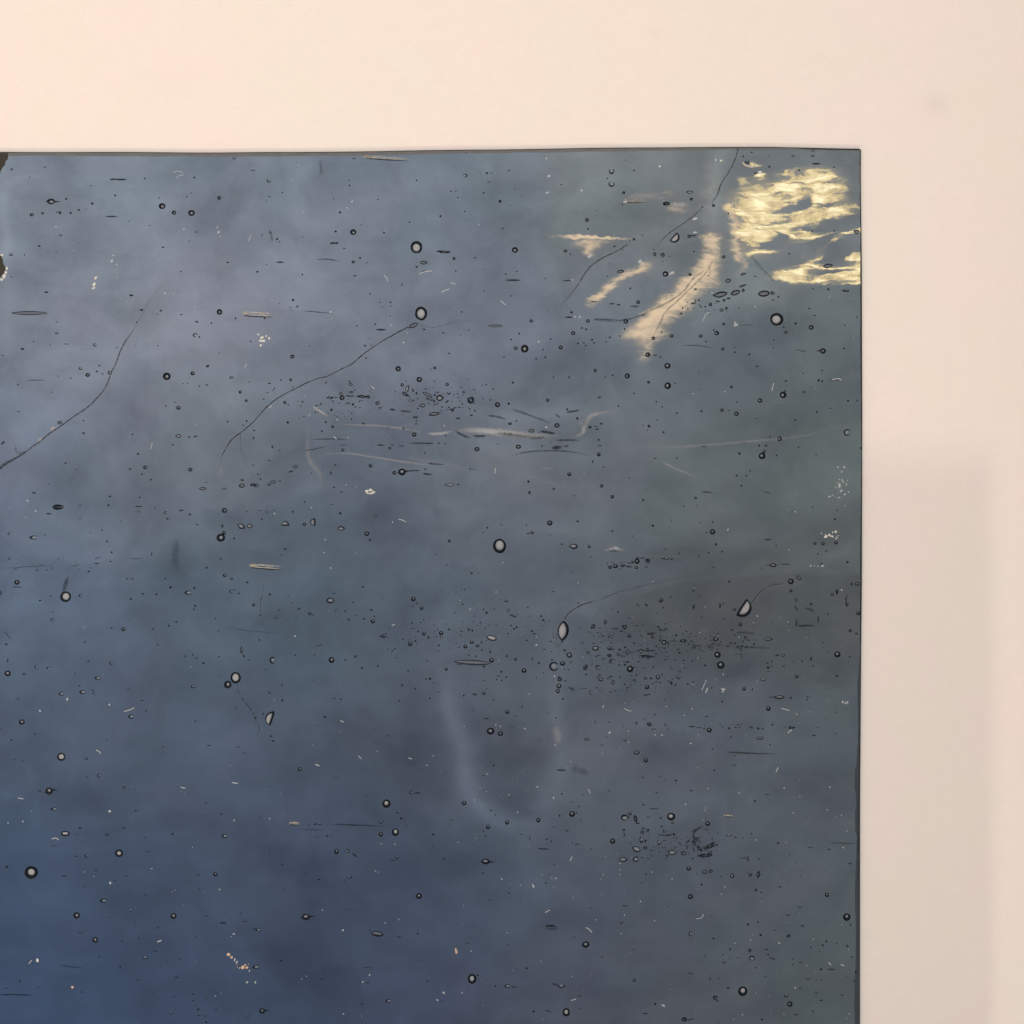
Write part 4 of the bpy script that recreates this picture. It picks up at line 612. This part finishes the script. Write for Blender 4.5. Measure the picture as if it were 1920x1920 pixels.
 (1200,1500): """267,143,66,62,B 580,203,40,38 572,248,28,24,u 70,143,20,18,u 178,155,18,14 282,197,28,16,q 28,42,16,10 27,243,17 20,278,32,24,q 65,260,26,26,q 12,340,30,44,c,60 45,410,34,32,q 203,270,18,34,q 293,294,20 165,362,26,44,c,60 203,402,26,20,u 276,452,68,36,N 373,455,38,54,q,80 233,478,40,14,s 507,412,56,26,q,-40 463,383,38,18,q 492,347,34,24,q 517,360,20,22,c,0 597,395,70,34,q,30 625,380,30,40,q
 555,475,120,26,q 595,470,40,44,q 540,480,40,26,q 762,300,48,22,u 815,319,30,11,s 880,323,22,7,s 955,288,13 1185,370,22,22,q 884,492,30,22,u 922,500,24,40,q 1020,505,16,11 417,588,38,34 555,617,42,32,n 605,610,36,30,q 788,650,36,42,d,0 945,645,40,34,q 1012,640,36,64,q 528,725,17 994,770,22,22 1036,792,13 432,828,42,42 693,655,16,8 1603,814,36,34 1200,744,34,12,s 1370,915,26,24,u 1270,981,28,24,u
 1772,1003,60,60 1803,1070,15 1390,1078,28,16,q 1010,1046,13 926,1066,18 1034,1157,20,18 1153,1114,14,10 1273,1166,40,30,q 1599,1211,24,22,q 1567,1245,17,16 1775,1253,22,20,q 630,1187,16 433,1145,30,40,c,0 773,1280,17 940,1290,28,36,q 962,1356,50,40,d,150 1083,1280,28,12,q 1130,1357,50,18,q,-20 722,1386,28,30,u 1376,1385,26,22,u 1312,1363,24,8,s 1818,1345,14 1551,1451,19 1441,1528,30,22,u 433,1480,28,26,u
 601,1532,14 674,1530,11 1512,1645,24,28,u 1372,1617,13 1252,1672,34,34,u 1284,1750,44,44 1340,1832,28,28,u 1555,1717,30,12,q 1482,1812,15 881,1640,74,78,B 130,1748,20,18 645,1695,40,40,q,-40 663,1720,20,16,q 375,1880,46,34,q 430,1880,80,9,s,10 1047,1880,17 755,1612,22,24,q 1733,1672,34,9,s 45,1830,50,12,s 1620,424,15 1285,466,10 1460,405,60,7,s 1800,545,36,12,s,-15 985,8,18 1075,1515,30,7,s 1835,1550,13 1850,1475,18
 555,1335,10 1686,1232,18,9"""}
items = []
for (ox, oy), txt in BLK.items():
    for tok in txt.split():
        p = tok.split(',')
        tx, ty, w = float(p[0]), float(p[1]), float(p[2])
        h = float(p[3]) if len(p) > 3 else w
        ty_ = p[4] if len(p) > 4 else None
        an = float(p[5]) if len(p) > 5 else 0
        if ty_ and ty_[0] == 't': an = float(ty_[1:]); ty_ = 't'
        f = 0.21875
        if w < 3: continue
        items.append([ox+tx*f, oy+ty*f, w*f, h*f, ty_, an])

def outline(kind, n):
    """unit outline (x right, y up), radius about 1"""
    o = []
    for i in range(n):
        a = 2*math.pi*i/n
        c, s_ = math.cos(a), math.sin(a)
        if kind in ('n', 'N'):   # lens with soft points
            o.append((c, s_*(abs(s_)**.35)))
        elif kind == 'D':         # half-moon: flat on the left
            if c >= 0: o.append((-1+2*c, s_))
            else: o.append((-1-.08*(1-abs(s_)), math.copysign(1-2*math.acos(min(1,abs(s_)))/math.pi, s_)))
        elif kind == 'd':         # pear with its point to the left
            k = 1.0 if c > 0 else 1-.75*(-c)**1.3
            o.append((c, s_*k))
        elif kind == 's':
            o.append((c, s_*abs(s_)**.6))
        else: o.append((c, s_))
    return o
def bubble_geo(it, acc):
    x, y, w, h, k, an = it
    V, F, M = acc
    small = max(w, h) < 4.2
    N_ = 10 if small else (16 if max(w, h) < 9 else 30)
    r = random.Random(int(x*31+y*17))
    if k is None: k = 'p' if max(w, h) < 4.4 else 'o'
    if k == 'B': kk = 'o'
    else: kk = k
    ca, sa = math.cos(math.radians(an)), math.sin(math.radians(an))
    rot = math.radians(an) if k in ('n','N','D','d','q','s') else 0
    cr, sr = math.cos(rot), math.sin(rot)
    if k not in ('s', 'D'): w *= 1.07; h *= 1.07
    wob = [1+r.uniform(-.05,.05) for _ in range(N_)]
    wob = [(wob[i-1]+wob[i]+wob[(i+1) % N_])/3 for i in range(N_)]
    # bubbles far from the view axis show their thick side toward the lens
    ofx, ofy = (900-x)/1400, (y-700)/1400
    ofl = math.hypot(ofx, ofy); m_ = min(1, .32/ofl) if ofl > 0 else 1
    ofx *= m_*.55; ofy *= m_*.8
    def put(u, v_, z):
        xx = u*w/2; yy = v_*h/2
        V.append((X(x)+(xx*cr-yy*sr)*S, Y(y)+(xx*sr+yy*cr)*S, z)); return len(V)-1
    zr = TOPZ + .00002
    if k in ('p', 's'):
        ol = outline('s' if k == 's' else 'o', N_)
        m = put(0, 0, zr+.12*min(w,h)*S)
        i0 = len(V)
        for (a, b_), q_ in zip(ol, wob): put(a*q_, b_*q_, zr)
        for i in range(N_): F.append((m, i0+i, i0+(i+1) % N_)); M.append(1 if (k == 's' or r.random() < .3) else 0)
        return
    if k == 'q':   # irregular collapsed seed: dark ragged body with a paler gap
        N2 = 12
        rad = [1+r.uniform(-.38,.18) for _ in range(N2)]
        m = put(r.uniform(-.2,.2), r.uniform(-.2,.2), zr)
        o1 = [put(math.cos(2*math.pi*i/N2)*rad[i], math.sin(2*math.pi*i/N2)*rad[i], zr) for i in range(N2)]
        t_ = [r.uniform(.12,.62) for _ in range(N2)]
        o2 = [put(math.cos(2*math.pi*i/N2)*rad[i]*t_[i], math.sin(2*math.pi*i/N2)*rad[i]*t_[i], zr+.00003) for i in range(N2)]
        thin = r.random() < .4
        for i in range(N2):
            j = (i+1) % N2
            F.append((o1[i], o1[j], o2[j], o2[i])); M.append(1 if thin else 0)
            if max(w, h) > 5: F.append((o2[i], o2[j], m)); M.append(6 if r.random() < .7 else 2)
            else: F.append((o2[i], o2[j], m)); M.append(1)
        return
    if k in ('c', 'u', 'e'):      # open crescent
        gap = 90 if k == 'u' else an
        span = 230 if k == 'u' else (310 if k == 'e' else 265)
        n = 20
        ro, prev = [], None
        for i in range(n+1):
            t = i/n
            a = math.radians(gap + (360-span)/2 + span*t)
            th = (.48 if k != 'e' else .38)*math.sin(math.pi*min(1, max(.12, t)) if t < .5 else math.pi*max(.0, min(.88, t)))**.6
            c, s_ = math.cos(a), math.sin(a)
            tri = (put(c, s_, zr), put(c*(1-th*.5), s_*(1-th*.5), zr+.08*h*S), put(c*(1-th), s_*(1-th), zr))
            if prev:
                for q_ in (0, 1):
                    F.append((prev[q_], tri[q_], tri[q_+1], prev[q_+1])); M.append(0)
            prev = tri
        if max(w, h) > 6:
            m = put(ofx*.4, ofy*.4, zr+.00001); i0 = len(V)
            for i in range(12):
                a = 2*math.pi*i/12; put(ofx*.4+math.cos(a)*.42, ofy*.4+math.sin(a)*.42, zr)
            for i in range(12): F.append((m, i0+i, i0+(i+1) % 12)); M.append(3 if max(w, h) > 9 else 2)
        return
    if k == 'X':
        for sg in (1, -1):
            i0 = len(V)
            for i in range(13):
                t = i/12; xx = -1+2*t
                put(xx, sg*(.08+.92*math.sin(math.pi*t**.8)**.7 if t < 1 else .1), zr); put(xx, sg*(.02+.08*t), zr)
            for i in range(12):
                a = i0+2*i; F.append((a, a+2, a+3, a+1)); M.append(0)
        i0 = len(V)
        put(-.3, 0, zr-.00001); put(1, .1, zr-.00001); put(1, -.1, zr-.00001); F.append((i0, i0+1, i0+2)); M.append(3)
        return
    # ring with walls and a pale core
    ol = outline(kk if kk in ('n','N','D','d') else 'o', N_)
    mx_ = max(w, h)
    if k in ('n',): inn = .56
    elif k == 'N': inn = .68
    elif k in ('D', 'd'): inn = .60
    else: inn = .66 if k == 'B' else (.44 if mx_ > 9.5 else (.40 if mx_ > 6 else .32))
    if k == 'B' and ((y > 1450) or x < 60): inn = .52
    if k == 'o' and h/w < .75: inn = .6
    mi = min(w, h)
    # keep the wall width even around flattened outlines
    inx = 1-(1-inn)*mi/w*1.05; iny = 1-(1-inn)*mi/h*1.05
    scs = [(1, 0), (.5+.5*1, .0)]
    A, Bq, Cq = [], [], []
    dxo = ofx*(1-inx)*1.25; dyo = ofy*(1-iny)*1.25
    lx = r.uniform(-.12,.12)*(1-inn); ly = r.uniform(-.12,.12)*(1-inn)
    zc = zr+.10*mi*S
    for (a, b_), q_ in zip(ol, wob):
        A.append(put(a*q_, b_*q_, zr))
    for (a, b_), q_ in zip(ol, wob):
        Bq.append(put(a*q_*(1+inx)/2+dxo/2, b_*q_*(1+iny)/2+dyo/2, zc))
    for (a, b_), q_ in zip(ol, wob):
        Cq.append(put(a*inx+dxo+lx, b_*iny+dyo+ly, zr+.02*mi*S))
    m = put(dxo+lx, dyo+ly, zr+.07*mi*S)
    thin = (k == 'n' and mx_ > 40) or (mx_ < 6 and r.random() < .35)
    core = 2 + ({'B': 2}.get(k, 1 if mx_ > 11 else 0)) if mx_ > 7.5 else (2 if r.random() < .5 else 6)
    if k in ('D', 'N', 'd') and mx_ > 11: core = 4 if mx_ > 20 else 3
    if k == 'n': core = 2
    for i in range(N_):
        j = (i+1) % N_
        F.append((A[i], A[j], Bq[j], Bq[i])); M.append(1 if thin else 0)
        F.append((Bq[i], Bq[j], Cq[j], Cq[i])); M.append(1 if thin else 0)
        if mx_ <= 9.5: F.append((Cq[i], Cq[j], m)); M.append(3 if (k == 'o' and mx_ > 6 and i < N_*.4) else core)  # one side of the core is paler: a painted highlight
    if mx_ > 9.5:    # painted highlight: paler heart inside a dimmer core
        E = [put(dxo*1.15+lx+a*inx*.74+.05*(1-inn), dyo*1.15+ly+b_*iny*.74+.05, zr+.06*mi*S) for a, b_ in ol]
        for i in range(N_):
            j = (i+1) % N_
            F.append((Cq[i], Cq[j], E[j], E[i])); M.append(max(2, core-1))
            F.append((E[i], E[j], m)); M.append(core if core < 5 else 5)
    if k == 't':     # drawn-out tail
        for da, ln in ((an, 1.9), (an-14, 1.4), (an+180, .7)):
            a = math.radians(da); c, s_ = math.cos(a), math.sin(a)
            pw = .16
            i0 = put(c*.85-s_*pw, s_*.85+c*pw, zr); put(c*.85+s_*pw, s_*.85-c*pw, zr); put(c*(1+ln), s_*(.5+ln*.5), zr)
            F.append((i0, i0+1, i0+2)); M.append(0)
BM = [m_rim, m_rim2, CORE[0], CORE[1], CORE[2], CORE[3], CORE[4]]
items.sort(key=lambda it: -it[2]*it[3])
solid = [it for it in items if it[4] not in ('s',) ]
big = solid[:100]
bigset = set(id(i) for i in big)
rest = [it for it in items if id(it) not in bigset]
def where(x, y):
    v_ = 'top' if y < 700 else ('middle' if y < 1300 else 'bottom')
    h_ = 'left' if x < 540 else ('centre' if x < 1080 else 'right')
    return v_, h_
for it in big:
    acc = ([], [], [])
    bubble_geo(it, acc)
    part('bubble', acc[0], acc[1], BM, fm=acc[2])
# seeds: everything smaller, plus the fine pinpricks between
sp = random.Random(11)
def dots(n, x0, x1, y0, y1, lo, hi, kinds=(None,'s','q')):
    for _ in range(n):
        x, y = sp.uniform(x0, x1), sp.uniform(y0, y1)
        d = lo + (hi-lo)*sp.random()**2.2
        k = sp.choice(kinds)
        hh = d*(sp.uniform(.3,.5) if k == 's' else sp.uniform(.7,1))
        rest.append([x, y, d*(1.8 if k == 's' else 1), hh, k, 0])
def cluster(n, cx, cy, rx, ry, lo, hi, kinds=(None,None,'s','q')):
    for _ in range(n):
        x, y = sp.gauss(cx, rx), sp.gauss(cy, ry)
        if x > 1605: continue
        d = lo + (hi-lo)*sp.random()**2
        k = sp.choice(kinds)
        hh = d*(.45 if k == 's' else sp.uniform(.6,1))
        rest.append([x, y, d*(1.9 if k == 's' else 1), hh, k, sp.uniform(-20,20)])
dots(330, -400, 1600, 300, 2400, 1.1, 2.4, (None,None,'s'))
cluster(70, 700, 752, 75, 20, 1.2, 3.6); cluster(40, 850, 745, 30, 15, 1.2, 4)
cluster(60, 880, 1190, 60, 45, 1.1, 2.4, (None,)); cluster(45, 820, 1180, 50, 25, 1.1, 2.2, (None,))
cluster(170, 1180, 1215, 70, 32, 1.2, 4.6); cluster(120, 1310, 1215, 60, 22, 1.2, 4.0); cluster(50, 1230, 1275, 60, 16, 1.1, 3.4)
cluster(90, 1240, 1585, 38, 18, 1.1, 4.0); cluster(50, 1320, 1590, 22, 14, 1.4, 5, ('q','s',None)); cluster(40, 1350, 1363, 90, 5, 1.1, 3)
cluster(45, 1330, 575, 32, 12, 1.1, 3); cluster(25, 1170, 1055, 30, 6, 1.2, 3); cluster(30, 1380, 1640, 90, 8, 1.1, 2.6)
cluster(30, 1460, 1790, 60, 40, 1.4, 3.4, ('q',None)); cluster(20, 100, 1062, 60, 4, 1, 2.6, ('s',)); cluster(14, 630, 775, 20, 9, 1.1, 2.8)
acc = ([], [], [])
for it in rest: bubble_geo(it, acc)
part('seed_bubbles', acc[0], acc[1], BM, fm=acc[2], kind='stuff')

# ---- chips: pale bruises on the surface
def chips(pts, mat, label=None, name='surface_chip'):
    V, F = [], []
    for (x, y, w, h, a) in pts:
        n = 9; i0 = len(V)
        ca, sa = math.cos(math.radians(a)), math.sin(math.radians(a))
        V.append((X(x), Y(y), Z3+.12*min(w,h)*S))
        for i in range(n):
            t = 2*math.pi*i/n; r_ = rnd.uniform(.6,1.15)
            u, v_ = math.cos(t)*r_*w/2, math.sin(t)*r_*h/2
            V.append((X(x)+(u*ca-v_*sa)*S, Y(y)+(u*sa+v_*ca)*S, Z2))
        for i in range(n): F.append((i0, i0+1+i, i0+1+(i+1) % n))
    part(name, V, F, mat, label=label)
def scat(cx, cy, rx, ry, n, lo, hi):
    return [(rnd.gauss(cx, rx), rnd.gauss(cy, ry), *(lambda d: (d*rnd.uniform(1,1.7), d))(rnd.uniform(lo, hi)), rnd.uniform(0,180)) for _ in range(n)]
chips([(180,521,8,5,30),(177,533,9,6,60),(176,540,8,5,20)], m_dust2)
chips([(210,489,6,6,0),(213,479,5,3,0),(219,496,4,3,50)], m_dust)
chips([(410,435,5,6,0),(408,426,3,4,0),(413,443,3,2,0),(345,430,3,4,-50)], m_dust)
chips([(491,633,9,7,30),(494,639,8,6,0),(505,634,4,6,20),(489,647,7,4,40),(488,639,6,6,0),(484,627,5,3,-20),(499,630,4,3,0)], m_dust2)
chips([(688,921,9,5,10),(695,919,9,6,0),(701,923,7,5,0),(690,925,5,3,0),(695,925,14,3,0)], m_dust2)
chips([(1574,911,7,10,0),(1578,920,5,6,60),(1584,927,5,4,0),(1587,908,2,7,0),(1556,931,7,3,20),(1573,933,7,3,0),(1583,876,4,5,0),(1578,884,3,5,-30),(1591,923,4,3,0),(1571,876,3,4,0),(1567,914,2,4,0)] + scat(1578,905,9,16,16,1.2,3), m_dust)
chips([(1549,1006,9,7,30),(1555,1003,5,5,0),(1567,997,6,5,0),(1561,998,3,4,0)] + scat(1558,1004,8,6,10,1.2,3), m_dust2)
chips([(1542,1061,6,5,0),(1534,1062,4,2,0),(1520,1061,5,2.5,0),(1527,1061,3,1.5,0)], m_dust)
chips([(1580,1316,3,7,0),(1585,1318,6,4,-40),(1589,1317,4,5,0)], m_dust)
chips([(429,1790,8,7,20),(434,1795,5,5,0),(455,1814,9,6,30),(463,1814,6,5,0),(460,1809,5,3,0)] + scat(456,1812,6,3,6,1.2,2.4), m_dust3)
chips([(440,1800,3,8,-20),(444,1804,3,7,-20),(468,1820,3,5,-20),(463,1842,6,3,30),(479,1842,3,6,0)], m_dust)
chips([(855,1783,5,12,10)], m_dust3, 'peach coloured sliver')
chips([(70,1801,5,8,10)], m_dust2); chips([(136,1851,6,5,20)], m_dust3)
chips([(1396,308,3,9,20),(1402,313,9,3,-20),(1410,310,3,9,-15),(1394,303,4,3,0)], m_swarm, name='surface_chip') if False else None
chips([(1425,323,8,8,0),(1342,300,3,5,0),(1352,301,6,4,30),(1237,312,4,4,0)], m_dust2)
chips([(1105,481,9,7,30),(1103,476,5,4,0),(1090,357,5,4,0),(1025,297,4,5,0),(1200,490,8,7,30),(1026,361,8,4,20),(1029,330,8,5,20),(1172,378,9,6,0)], m_dust)
chips([(1303,410,10,5,20),(1303,436,9,4,0),(1380,609,9,5,20),(1378,605,3,6,0),(1260,512,12,6,20)], m_dust)
chips([(1357,1293,6,5,0),(1353,1291,3,3,0),(1355,1297,4,3,60),(1143,1374,6,4,40),(1578,1106,4,4,0)], m_dust)
# flat olive-brown marks cut by the left margin
for P_, lb in (([(-40,287),(15,287),(15.5,293),(14,299),(10,303),(9.5,309),(5,314),(2,319),(0,325),(-10,332),(-40,330)], 'olive-brown mark at the top left of the sheet'),
               ([(-30,470),(-2,474),(2,480),(5,486),(6,494),(10,501),(10,509),(6,514),(2,519),(-4,524),(-30,522)], 'olive-brown mark with a pale crumbly rim')):
    part('dark_mark', [(X(a), Y(b_), Z2) for a, b_ in P_], [tuple(range(len(P_)))[::-1]], m_dark, label=lb)
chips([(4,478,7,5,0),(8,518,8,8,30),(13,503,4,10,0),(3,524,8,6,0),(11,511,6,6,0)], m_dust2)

# ---- warm hooked glint chips near the corner
stroke('burst_blister', [(1393,303),(1396,309),(1408,313),(1414,311),(1415,305)], 2.6, .8, m_swarm, (.1,.1))
stroke('burst_blister', [(1340,445),(1318,443),(1308,448)], 5, .35, m_swarm, (.2,.3))

# ------------------------------------------------------------------ dust lying on the glass (uncountable)
V, F = [], []
def speck(x, y, w, h, a):
    n = 6; i0 = len(V)
    ca, sa = math.cos(a), math.sin(a)
    V.append((X(x), Y(y), TOPZ+.00009))
    for i in range(n):
        t = 2*math.pi*i/n; r_ = rnd.uniform(.7,1.15)
        u, v_ = math.cos(t)*r_*w/2, math.sin(t)*r_*h/2
        V.append((X(x)+(u*ca-v_*sa)*S, Y(y)+(u*sa+v_*ca)*S, TOPZ+.00005))
    for i in range(n): F.append((i0, i0+1+i, i0+1+(i+1) % n))
def fibre(pts, w=1.1):
    P = smooth_pts(pts, 4)
    i0 = len(V); n = len(P)
    for i, (x, y) in enumerate(P):
        a, c = P[max(0,i-1)], P[min(n-1,i+1)]
        tx, ty = c[0]-a[0], c[1]-a[1]; l = math.hypot(tx, ty) or 1
        for s_ in (-.5, 0, .5):
            V.append((X(x-ty/l*s_*w), Y(y+tx/l*s_*w), TOPZ+(.00009 if s_ == 0 else .00005)))
    for i in range(n-1):
        for k in (0, 1): F.append((i0+3*i+k, i0+3*i+k+1, i0+3*i+k+4, i0+3*i+k+3))
dr = random.Random(5)
for _ in range(620):
    x = dr.uniform(-300, 1600); y = dr.uniform(300, 2300)
    if dr.random() < .35: x = dr.uniform(850, 1600); y = dr.uniform(1100, 1920)
    d = .7 + 1.5*dr.random()**2.5
    speck(x, y, d*dr.uniform(1,1.8), d, dr.uniform(0, 3.1))
for x, y, d in [(560,310,3),(1151,441,2.5),(740,1583,3.5),(941,1648,4),(1001,1662,4),(976,1660,2.5),(1201,1690,3.5),(1171,1716,3.5),(1042,1647,4),(1035,1647,3),(1163,1631,3),(1162,1640,3),
   (1260,1648,3),(1222,1635,3),(1359,1663,3),(1461,1768,4),(1407,1762,3),(620,1065,4),(607,1036,3),(610,1012,4),(649,909,3),(632,787,3),(652,820,3),(580,779,3),(515,963,4),(833,798,3.5),(938,805,3),
   (1024,801,5),(1386,1195,3),(1420,1155,3.5),(1356,1264,3),(1006,1209,5),(1040,1268,4),(882,1142,4),(938,1362,3.5),(984,1366,4),(1041,1397,4),(1178,1371,3),(1179,1391,3),(1008,1475,4),(1038,1496,4),
   (914,1451,3),(954,1490,3),(1070,1428,3),(870,1361,3),(812,1417,2.5),(1386,1487,4),(1470,1477,4),(1556,1476,4),(1494,1339,3.5),(1491,1335,3),(1297,1329,3),(1283,1341,3),(1241,1378,4),(1228,1378,3),
   (1295,1394,4),(1322,1519,3),(1487,1524,3),(1551,1518,3),(1588,1558,3),(1578,1528,3),(1285,1508,4),(1416,575,4),(1335,549,4),(1078,594,5),(1087,594,5),(1010,641,5),(1073,525,4),(620,585,5),
   (1491,959,4),(1365,993,4),(1224,1090,3),(1479,1031,3),(1084,1093,3),(52,939,5),(67,958,4),(48,970,3),(126,1311,6),(75,1333,5),(205,1321,5),(553,1193,4),(43,1540,4),(206,1521,6),(207,1655,6),(643,1744,5),(438,1751,5),
   (693,1828,4),(680,1841,4),(644,1901,4),(748,1724,3),(722,1730,3),(832,1861,6),(820,1875,4),(1244,1885,5),(1491,1852,4),(1470,1901,3),(1592,1901,3),(1581,1589,4),(1417,1575,3),(704,1633,3),(715,1582,3),
   (309,550,5),(220,520,3),(227,560,2.5),(365,575,3),(105,425,4),(139,470,3),(250,350,2.5),(660,378,5),(651,390,4),(568,398,3),(548,338,3),(757,642,4),(733,610,4),(763,624,3),(722,433,3),(898,421,3)]:
    speck(x, y, d, d*.7, dr.uniform(0, 3))
for p, w in [([(786,514),(795,510),(810,508)],1.7),([(720,516),(726,522),(727,528)],1.4),([(845,530),(854,533)],1.6),([(828,548),(836,544),(843,542)],1.6),([(466,452),(471,441)],1.4),([(325,323),(335,321),(344,324)],1.2),
   ([(330,334),(338,329),(345,328)],1.2),([(282,842),(286,830)],1.3),([(233,1334),(243,1331),(252,1327)],1.5),([(180,1406),(186,1409),(189,1413)],1.6),([(34,1496),(44,1498)],1.6),([(339,1476),(348,1478)],1.6),([(435,1467),(446,1469)],1.8),
   ([(747,974),(754,975),(761,979)],1.6),([(735,1173),(741,1170)],1.6),([(591,1433),(599,1436)],2.0),([(638,1351),(645,1354)],1.6),([(766,1421),(772,1423)],1.6),([(1022,1711),(1031,1706)],1.6),([(1098,1739),(1104,1742),(1110,1748)],1.6),
   ([(1071,1876),(1080,1873)],1.6),([(1316,1294),(1324,1275)],1.3),([(1323,1299),(1327,1290)],2),([(1465,1328),(1480,1332)],1.6),([(1477,1374),(1485,1368)],1.8),([(1455,1447),(1459,1439)],1.8),([(1170,1328),(1180,1333),(1184,1332)],1.4),
   ([(1130,1327),(1132,1322)],1.5),([(1103,1479),(1107,1487)],1.3),([(1447,733),(1449,725),(1451,718)],1.4),([(1560,712),(1572,710),(1578,713)],1.5),([(928,888),(929,878)],1.6),([(626,818),(631,824)],1.6),([(1305,1723),(1315,1721),(1319,1714)],1.2),
   ([(97,1573),(105,1571),(110,1575)],1.6),([(54,1807),(60,1800)],1.4),([(295,1766),(303,1763)],2),([(1553,1804),(1558,1809)],1.8),([(1576,1808),(1583,1811)],1.8),([(1240,1884),(1247,1887)],2),([(998,1657),(1001,1665)],2),
   ([(1069,1614),(1073,1606)],1.6),([(459,690),(463,682)],1.4),([(696,724),(702,729)],1.5),([(939,564),(948,572)],1.6),([(1318,603),(1323,590),(1330,586)],1.3),([(438,1540),(440,1536)],1.2),([(1341,1201),(1346,1193)],1.3),([(672,1417),(678,1423)],1.4),([(505,765),(510,761)],1.6)]:
    fibre(p, w)
du = mk('dust', V, F, m_dust)
du['kind'] = 'stuff'; du['label'] = 'fine pale dust specks and short fibres scattered over the dark glass'
du['category'] = 'dust'
